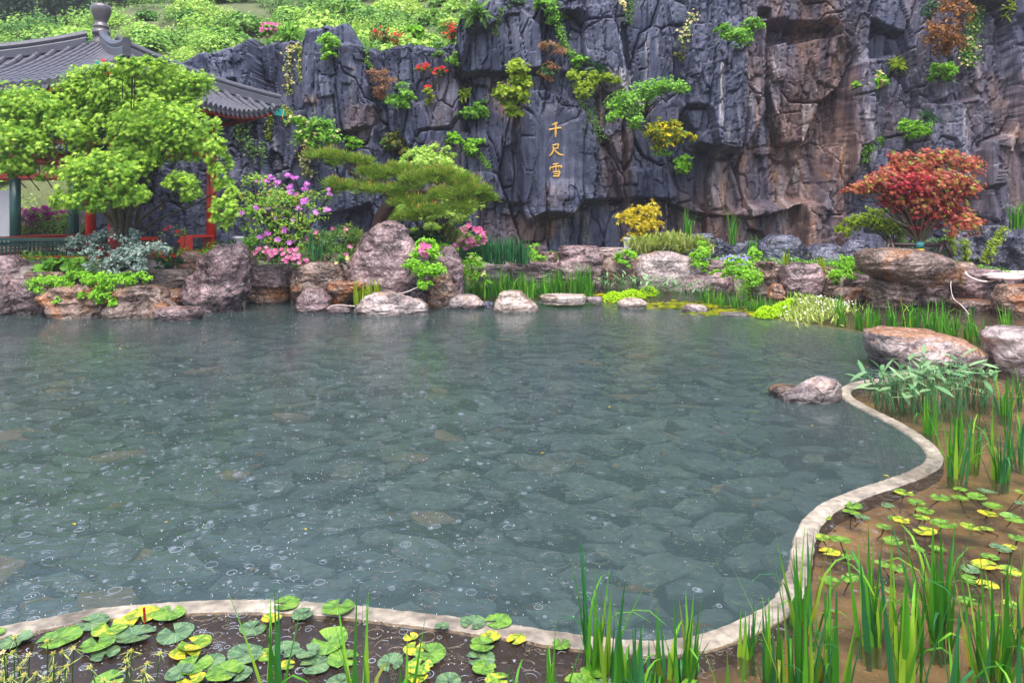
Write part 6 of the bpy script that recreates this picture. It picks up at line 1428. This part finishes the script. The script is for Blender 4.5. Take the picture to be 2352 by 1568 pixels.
# broad leaved water plants
LF = []
for bend in (.2, .5, .9):
    V = []; Fc = []
    for i in range(7):
        t = i/6; w_ = .13*math.sin(PI*min(1, t*.93+.07))**.8; z_ = -bend*t*t*.35
        V += [(t, -w_, z_+.04*w_*6*.3), (t, 0, z_-.012), (t, w_, z_+.04*w_*6*.3)]
    for i in range(6): b_ = i*3; Fc += [(b_, b_+1, b_+4, b_+3), (b_+1, b_+2, b_+5, b_+4)]
    LF.append((np.array(V), np.array(Fc)))
LFme = [[mk('leaf', V, Fc, M['L_thalia'], {'v': np.full(len(V), vv)}, True) for V, Fc in LF] for vv in (.15, .5, .9)]
STme = mk('stalk', *tube([(0,0,0),(.03,0,.5),(0,0,1)], [.006,.005,.003], 5, False), M['L_thalia'], None, True) if False else None
def thalia(label, px_, py_, hpx, n, grp, parts):
    b0 = wat(px_, py_); Hm = hpx*b0[1]/F; t = thing('broad_leaved_water_plant', label, 'water plant', b0, grp); VV = []; FF = []; vv = []; k0 = 0; mb = MB()
    for j in range(n):
        a = R.random()*2*PI; ln = Hm*R.uniform(.5, 1.0); lean = R.uniform(.05, .6)
        p0 = np.array([R.gauss(0, .05), R.gauss(0, .05), -.12]); p1 = p0+[math.cos(a)*lean*ln, math.sin(a)*lean*ln, ln+.1]; pm_ = (p0+p1)/2+[0, 0, .05]
        mb.tube(catmull([p0+b0, pm_+b0, p1+b0], 3), .0045, 5, False)
        L_ = R.uniform(.12, .2); k = R.randrange(3); el = R.uniform(-.9, .35); az = a+R.uniform(-.7, .7)
        if parts: put('leaf', LFme[R.randrange(3)][k], t, p1, (R.uniform(-.4, .4), el, az), (L_, L_, L_))
        else:
            V, Fc = LF[k]; V = V*L_; c_, s_ = math.cos(el), math.sin(el); V = np.stack([V[:, 0]*c_+V[:, 2]*s_, V[:, 1], -V[:, 0]*s_+V[:, 2]*c_], 1); V = zrot(V, az)+p1+b0; VV.append(V); FF.append(Fc+k0); vv += [R.random()]*len(V); k0 += len(V)
    mb.build('stalks', M['L_thalia'], t, kind='stuff')
    if not parts: obj('leaves', np.vstack(VV), np.vstack(FF), M['L_thalia'], t, attr={'v': vv}, smooth=True, kind='stuff')
for (x, y, h), nm in zip([(1375,668,36),(1400,672,44),(1430,674,40),(1455,676,48),(1490,680,40),(1520,684,46),(1550,688,54),(1575,690,50),(1600,692,44)],
        ['first broad leaved plant right of the far iris row', 'broad leaved plant behind the left end of the moss', 'low broad leaved plant behind the middle of the moss', 'broad leaved plant in front of the dark squiggled rock', 'broad leaved plant at the right end of the moss', 'broad leaved plant below the middle of the pale boulder', 'tall broad leaved plant among the far lily leaves', 'broad leaved plant below the right end of the pale boulder', 'last broad leaved plant before the small irises']): thalia(nm, x, y, h, 16, 'broad leaved plants of the far marsh', False)
for (x, y, h), nm in zip([(2008,905,60),(2035,935,75),(2062,930,92),(2090,948,84),(2118,925,100),(2142,945,110),(2172,925,108),(2200,945,92),(2228,920,96),(2262,930,84),(2130,905,90)],
        ['broad leaved plant nearest the inner bend of the kerb', 'broad leaved plant leaning out over the kerb', 'broad leaved plant third from the kerb bend', 'broad leaved plant in front of the left half of the orange boulder', 'tall broad leaved plant before the middle of the orange boulder', 'tallest broad leaved plant, before the orange boulder', 'broad leaved plant with a broad upright leaf', 'broad leaved plant before the right end of the orange boulder', 'broad leaved plant between the two right boulders', 'rightmost broad leaved plant before the banded rock', 'broad leaved plant tucked at the foot of the orange boulder']): thalia(nm, x, y, h, 17, 'broad leaved plants by the orange boulder', True)

# ---- irises of the near marsh, every leaf a part
GN = 'iris clumps of the near marsh'
near = [(640,1650,300,9,'iris clump at the bottom left among the lily pads'),(835,1690,330,12,'iris clump with a broad arching leaf at the bottom left of centre'),(935,1650,200,8,'small iris clump right of the arching one at the bottom'),(1165,1640,130,5,'few short iris leaves at the bottom centre'),
        (1262,1610,150,9,'iris clump at the bottom edge left of the tall pair'),(1358,1538,300,9,'left one of the tall iris pair rising over the kerb'),(1394,1546,290,9,'right one of the tall iris pair rising over the kerb'),(1440,1590,190,10,'iris clump right of the tall pair'),(1478,1600,170,8,'low iris clump at the bottom edge right of the tall pair'),
        (1532,1556,180,11,'iris clump with brown sheaths before the lowest bend of the kerb'),(1578,1550,175,12,'iris clump right of the brown sheathed one'),(1722,1508,120,6,'thin iris clump touching the kerb at its lowest right curve'),(1775,1570,210,12,'iris clump in front of the lower right curve of the kerb'),(1846,1440,240,12,'iris clump on the inner side of the kerb beside the yellow pad'),
        (1836,1600,330,14,'tall iris clump at the bottom edge under the kerb curve'),(1906,1565,250,15,'dense iris clump at the bottom right, left of the brown leaf'),(2013,1480,290,16,'iris clump with a folded brown leaf'),(2078,1560,330,15,'iris clump at the bottom edge right of the brown leaf'),(2158,1470,320,24,'largest iris clump of the near marsh'),
        (2190,1640,240,10,'few iris leaves at the bottom edge under the largest clump'),(2275,1560,310,20,'tall iris clump near the bottom right corner'),(2350,1490,260,14,'iris clump cut by the right edge, lower one'),(2137,996,130,12,'iris clump among the broad leaved plants'),(2197,1096,160,14,'iris clump right of the kerb bend'),
        (2238,1064,150,12,'iris clump behind the one right of the kerb bend'),(2296,1100,220,18,'tall iris clump under the banded rock'),(2348,1060,170,14,'iris clump cut by the right edge under the banded rock'),(2202,1024,110,8,'small iris clump behind the kerb bend clumps'),(2310,955,110,12,'iris clump right of the broad leaved plants'),(2345,925,100,12,'iris clump at the foot of the banded rock'),(2345,1690,300,10,'iris leaves at the very bottom right corner'),(1690,1660,200,8,'few iris leaves at the bottom edge below the kerb')]
for x, y, h, n, nm in near: iris(nm, x, y, h, int(n*1.4), GN, True, spread=.035 if n < 14 else .05, wscale=.85 if y > 1400 else .8)

# ---- water lilies: a plant carries its floating leaves
def padmesh(seed, mat, curl):
    r = random.Random(seed); n = 22; V = [(0, 0, .0)]; Fc = []
    wob = [r.uniform(-.05, .05) for _ in range(4)]; tears = {r.randrange(2, n-2): r.uniform(.72, .9) for _ in range(r.choice((0, 1, 2)))}
    for ring, q in ((1, .55), (2, 1.0)):
        for k in range(n):
            a = math.radians(14)+2*PI*(k/(n-1))*(332/360.); rr = q*(1+.05*math.sin(2*a+wob[0]*60)+.03*math.sin(5*a+wob[1]*90)+(.02*r.uniform(-1, 1)))
            rr *= tears.get(k, 1) if ring == 2 else 1
            zz_ = curl*(q**3)*(.5+.5*math.sin(a*1.0+seed))*.5+.02*q*math.sin(4*a+seed)
            V.append((rr*math.cos(a), rr*math.sin(a), zz_+.012))
    for k in range(n-1):
        Fc += [(0, 1+k, 2+k), (1+k, 1+n+k, 2+n+k, 2+k)]
    return mk('pad', V, Fc, M[mat], None, True)
pads = {m_: [padmesh(i*7+j, m_, c_) for i, c_ in enumerate((.03, .1, .22, .08, .45))] for j, m_ in enumerate(('pad_g', 'pad_b', 'pad_y', 'pad_m'))}
s2 = .2876
def LP(ox, oy, lst): return [(ox+x*s2, oy+y*s2, m_, s) for x, y, m_, s in lst]
allp = LP(1705,1117,[(640,240,'m',80),(890,150,'g',85),(870,205,'g',80),(960,245,'b',70),(1290,50,'m',95),(1160,150,'b',62),(1390,125,'g',82),(1460,190,'g',82),(1580,90,'g',82),(1740,20,'g',62),(1950,40,'b',80),(1870,80,'g',90),(1740,90,'g',74),(2000,155,'g',90),(1230,260,'g',72),(1430,245,'m',72),(1960,215,'y',85),(2150,255,'g',95),(1610,300,'g',110),(1820,320,'m',90),(1460,358,'y',105),(640,405,'m',80),(780,425,'g',95),(700,520,'y',92),(850,560,'g',66),(1270,265,'y',80),(1130,320,'g',70),(1200,435,'g',90),(1400,495,'g',60),(1560,500,'g',80),(1120,620,'g',70),(1250,650,'g',80),(690,750,'g',95),(860,735,'g',82),(1980,560,'g',75),(2060,490,'b',90),(1930,620,'y',110),(2130,670,'m',110),(1830,740,'g',85),(1960,780,'y',90),(1800,910,'g',90),(2150,940,'m',80),(1180,830,'g',50),(2200,410,'g',80),(2230,50,'m',60),(1950,335,'m',60),(1820,660,'b',85),(2140,480,'y',60),(2230,130,'b',60)])
allp += LP(0,1117,[(110,1240,'b',140),(480,1200,'g',160),(740,1080,'b',130),(1120,1030,'y',150),(1350,1010,'g',125),(880,1130,'m',140),(780,1250,'g',130),(1070,1190,'b',160),(1400,1170,'b',140),(840,1330,'b',110),(1560,1260,'m',140),(1480,1320,'y',120),(1550,1420,'g',140),(1430,1480,'b',110),(1800,1470,'g',150),(1940,1330,'b',130),(2020,1130,'b',110),(-20,1160,'g',60),(860,1550,'g',130),(1530,1545,'y',110),(1680,1400,'b',110)])
allp += LP(529,1117,[(450,930,'g',112),(575,1015,'b',95),(330,1050,'y',80),(860,960,'g',130),(280,1340,'m',90),(790,1240,'g',160),(130,1340,'b',130),(430,1300,'b',120),(620,1320,'b',100),(680,1420,'b',130),(900,1370,'g',130),(1280,1400,'b',110),(60,1490,'b',110),(870,1560,'b',110),(1440,1200,'y',60),(1470,1290,'y',90),(1600,1330,'g',130),(1510,1430,'m',110),(1490,1510,'y',90),(1940,1080,'b',110),(2140,1070,'g',110),(2080,1190,'y',80),(2010,1260,'g',110),(2000,1370,'b',120),(2030,1440,'g',100),(1740,1550,'b',110),(1690,1110,'b',60),(2130,1540,'m',100),(450,1420,'y',70)])
allp += LP(1117,1117,[(240,1215,'y',80),(600,1255,'g',80),(840,1520,'g',130),(740,1575,'g',130),(1650,1590,'g',110),(950,1580,'b',90)])
ctrs = [(60,1480,'water lily plant at the far left under the kerb'),(300,1440,'water lily plant with a yellow pad and a dark red stalk'),(430,1520,'water lily plant with orange edged pads left of the bottom iris'),(240,1545,'water lily plant at the bottom edge on the left'),(660,1400,'water lily plant with pads lying over the kerb on the left'),(700,1500,'water lily plant behind the bottom left iris leaves'),(950,1500,'water lily plant with big yellowing pads left of the bottom centre'),(1110,1430,'water lily plant with pads overlapping the kerb at the bottom centre'),(1100,1530,'water lily plant with curled grey green pads at the bottom centre'),(1350,1530,'water lily plant with a dark green pad under the tall iris pair'),
        (1290,1475,'single round pad lying against the kerb left of the tall iris pair'),(1950,1180,'water lily plant just outside the kerb on the right'),(1915,1250,'water lily plant with yellow pads inside the kerb curve'),(2110,1160,'water lily plant with overlapping bright pads at the centre right'),(2250,1170,'water lily plant near the right edge, upper one'),(2130,1220,'water lily plant with a torn yellow pad'),(2300,1290,'water lily plant with large yellow pads at the right edge'),(1920,1330,'pair of round pads left of the brown leaved iris'),(2060,1300,'water lily plant between the iris clumps on the right'),(2260,1380,'water lily plant behind the corner iris')]
groups = {}
for p in allp:
    k = min(range(len(ctrs)), key=lambda i: (ctrs[i][0]-p[0])**2+(1.6*(ctrs[i][1]-p[1]))**2); groups.setdefault(k, []).append(p)
for k, ps in groups.items():
    c = wat(np.mean([p[0] for p in ps]), np.mean([p[1] for p in ps])); c[2] = -.17
    t = thing('water_lily', ctrs[k][2], 'water lily', c, 'water lilies of the near marsh')
    mb = MB()
    for i, (x, y, m_, s) in enumerate(ps):
        q = wat(x, y, .008+.0035*(i % 5)); r_ = s*s2*q[1]/F*(.82 if x > 1500 else .95)
        put('pad', pads['pad_'+m_][R.choices(range(5), [4, 4, 3, 3, 1.5])[0]], t, q-c, (R.uniform(-.05, .05), R.uniform(-.05, .05), R.random()*6.3), (r_, r_, r_))
        mb.tube(catmull([c+[R.uniform(-.03, .03), 0, .02], (c+q)/2+[R.uniform(-.05, .05), R.uniform(-.05, .05), -.01], q-[0, 0, .01]], 3), .004, 5, False)
    mb.build('stalks', M['timber'], t, kind='stuff')
# upright lily leaf on its stalk above the kerb
V, Fc = tube([wat(336, 1434, 0)-[0, 0, .1], wat(336, 1434, 0)+[-.01, 0, .075]], .006, 6)
tag(obj('lily_stalk', V, Fc, M['darkred'], loc=wat(336, 1434)), 'short dark red lily stalk sticking up beside the yellow pad', 'stalk')
# star topped sedge
def sedge(label, tips):
    xs_ = [t[0] for t in tips]; b0 = wat(np.mean(xs_)*.9+10, 1640); t = thing('star_sedge', label, 'sedge', b0-[0, 0, .1], 'star sedges at the bottom left')
    mb = MB(); P = []; Nn = []; Fw = []; heads = []
    for x, y in tips:
        Y = b0[1]+R.uniform(-.12, .15); e = at(x, y, Y); s = np.array([b0[0]+(e[0]-b0[0])*.75, Y, -.05]); mb.tube(catmull([s, (s+e)/2+[R.uniform(-.01, .01), 0, 0], e], 3), [.0022]*7, 5, False); heads.append(e)
        for q in range(6):
            a = R.random()*6.3; P.append(e); Fw.append((math.cos(a), math.sin(a), R.uniform(-2.2, -.1))); Nn.append((R.gauss(0, .3), -.6, 1))
    mb.build('stems', M['L_mid'], t, kind='stuff')
    n = len(P); V, Fc, v = scatter(np.array(P), np.array(Nn, float), rng.uniform(.015, .06, n), 'needle', fwd=np.array(Fw)); obj('bracts', V, Fc, M['L_grass'], t, attr={'v': v}, kind='stuff')
    V, Fc, v = scatter(np.array(heads)+[0, -.004, .002], np.array([(0, -.5, 1.)]*len(heads)), .02, 'flower'); obj('flower_heads', V, Fc, M['L_grass'], t, attr={'v': v}, kind='stuff')
    V, Fc, v = scatter(np.array(heads)+[0, -.006, .006], np.array([(0, -.8, 1.)]*len(heads)), .009, 'flower'); obj('flower_centres', V, Fc, M['L_cone'], t, attr={'v': v}, kind='stuff')
S5 = lambda l: [(x*s2, 1117+y*s2) for x, y in l]
sedge('star sedge with white tipped stems at the very bottom left corner', S5([(125,1200),(30,1320),(110,1320),(235,1340),(55,1400),(35,1480),(160,1450),(20,1540),(90,1530),(200,1500)]))
sedge('star sedge with white bracts right of the corner clump', S5([(380,1230),(590,1290),(430,1330),(500,1320),(540,1430),(290,1490),(480,1490),(410,1540),(360,1530),(430,1440)]))
sedge('sparse star sedge stems left of the bottom iris', S5([(1050,1310),(1280,1330),(1010,1390),(1010,1450),(720,1440),(1180,1410),(1150,1470),(830,1540),(920,1560),(1150,1545)]))
# low greenery and litter over the bank
n = 30000; x = rng.uniform(-10.5, 13, n); y = np.interp(x, SH3[:, 0], SH3[:, 1])+.55+rng.random(n)**1.3*4.5
keep = (fbm(np.stack([x*.9, y*.9, x*0], 1), 3, 120) > -.05) & (y < 20.2); x, y = x[keep], y[keep]
P = np.stack([x, y, bankz(x, y)+.07*fbm(np.stack([x*1.3, y*1.3, x*0], 1), 4, 5)+.02+.22*rng.random(len(x))*np.clip(fbm(np.stack([x*1.7, y*1.7, x*0], 1), 2, 121)+.5, 0, 1)], 1)
V, Fc, v = scatter(P, rng.normal(size=P.shape)*.6+[0, -.4, 1], .07*rng.uniform(.6, 1.6, len(P)), 'oval'); tag(obj('bank_ground_cover', V, Fc, M['L_green'], attr={'v': v*.85}), 'patchy low green ground cover over the bank behind the rocks', 'ground cover', kind='stuff')
# air full of drizzle: one closed box round the scene
m = bpy.data.materials.new('wet_air'); m.use_nodes = True; N = m.node_tree.nodes; N.remove(N['Principled BSDF'])
pv = N.new('ShaderNodeVolumePrincipled'); pv.inputs['Color'].default_value = (.86, .9, 1, 1); pv.inputs['Density'].default_value = .0010
m.node_tree.links.new(pv.outputs[0], N['Material Output'].inputs['Volume'])
mb = MB(); mb.box((-110, -30, -2), (60, 130, 75)); mb.build('haze', m, kind='stuff')
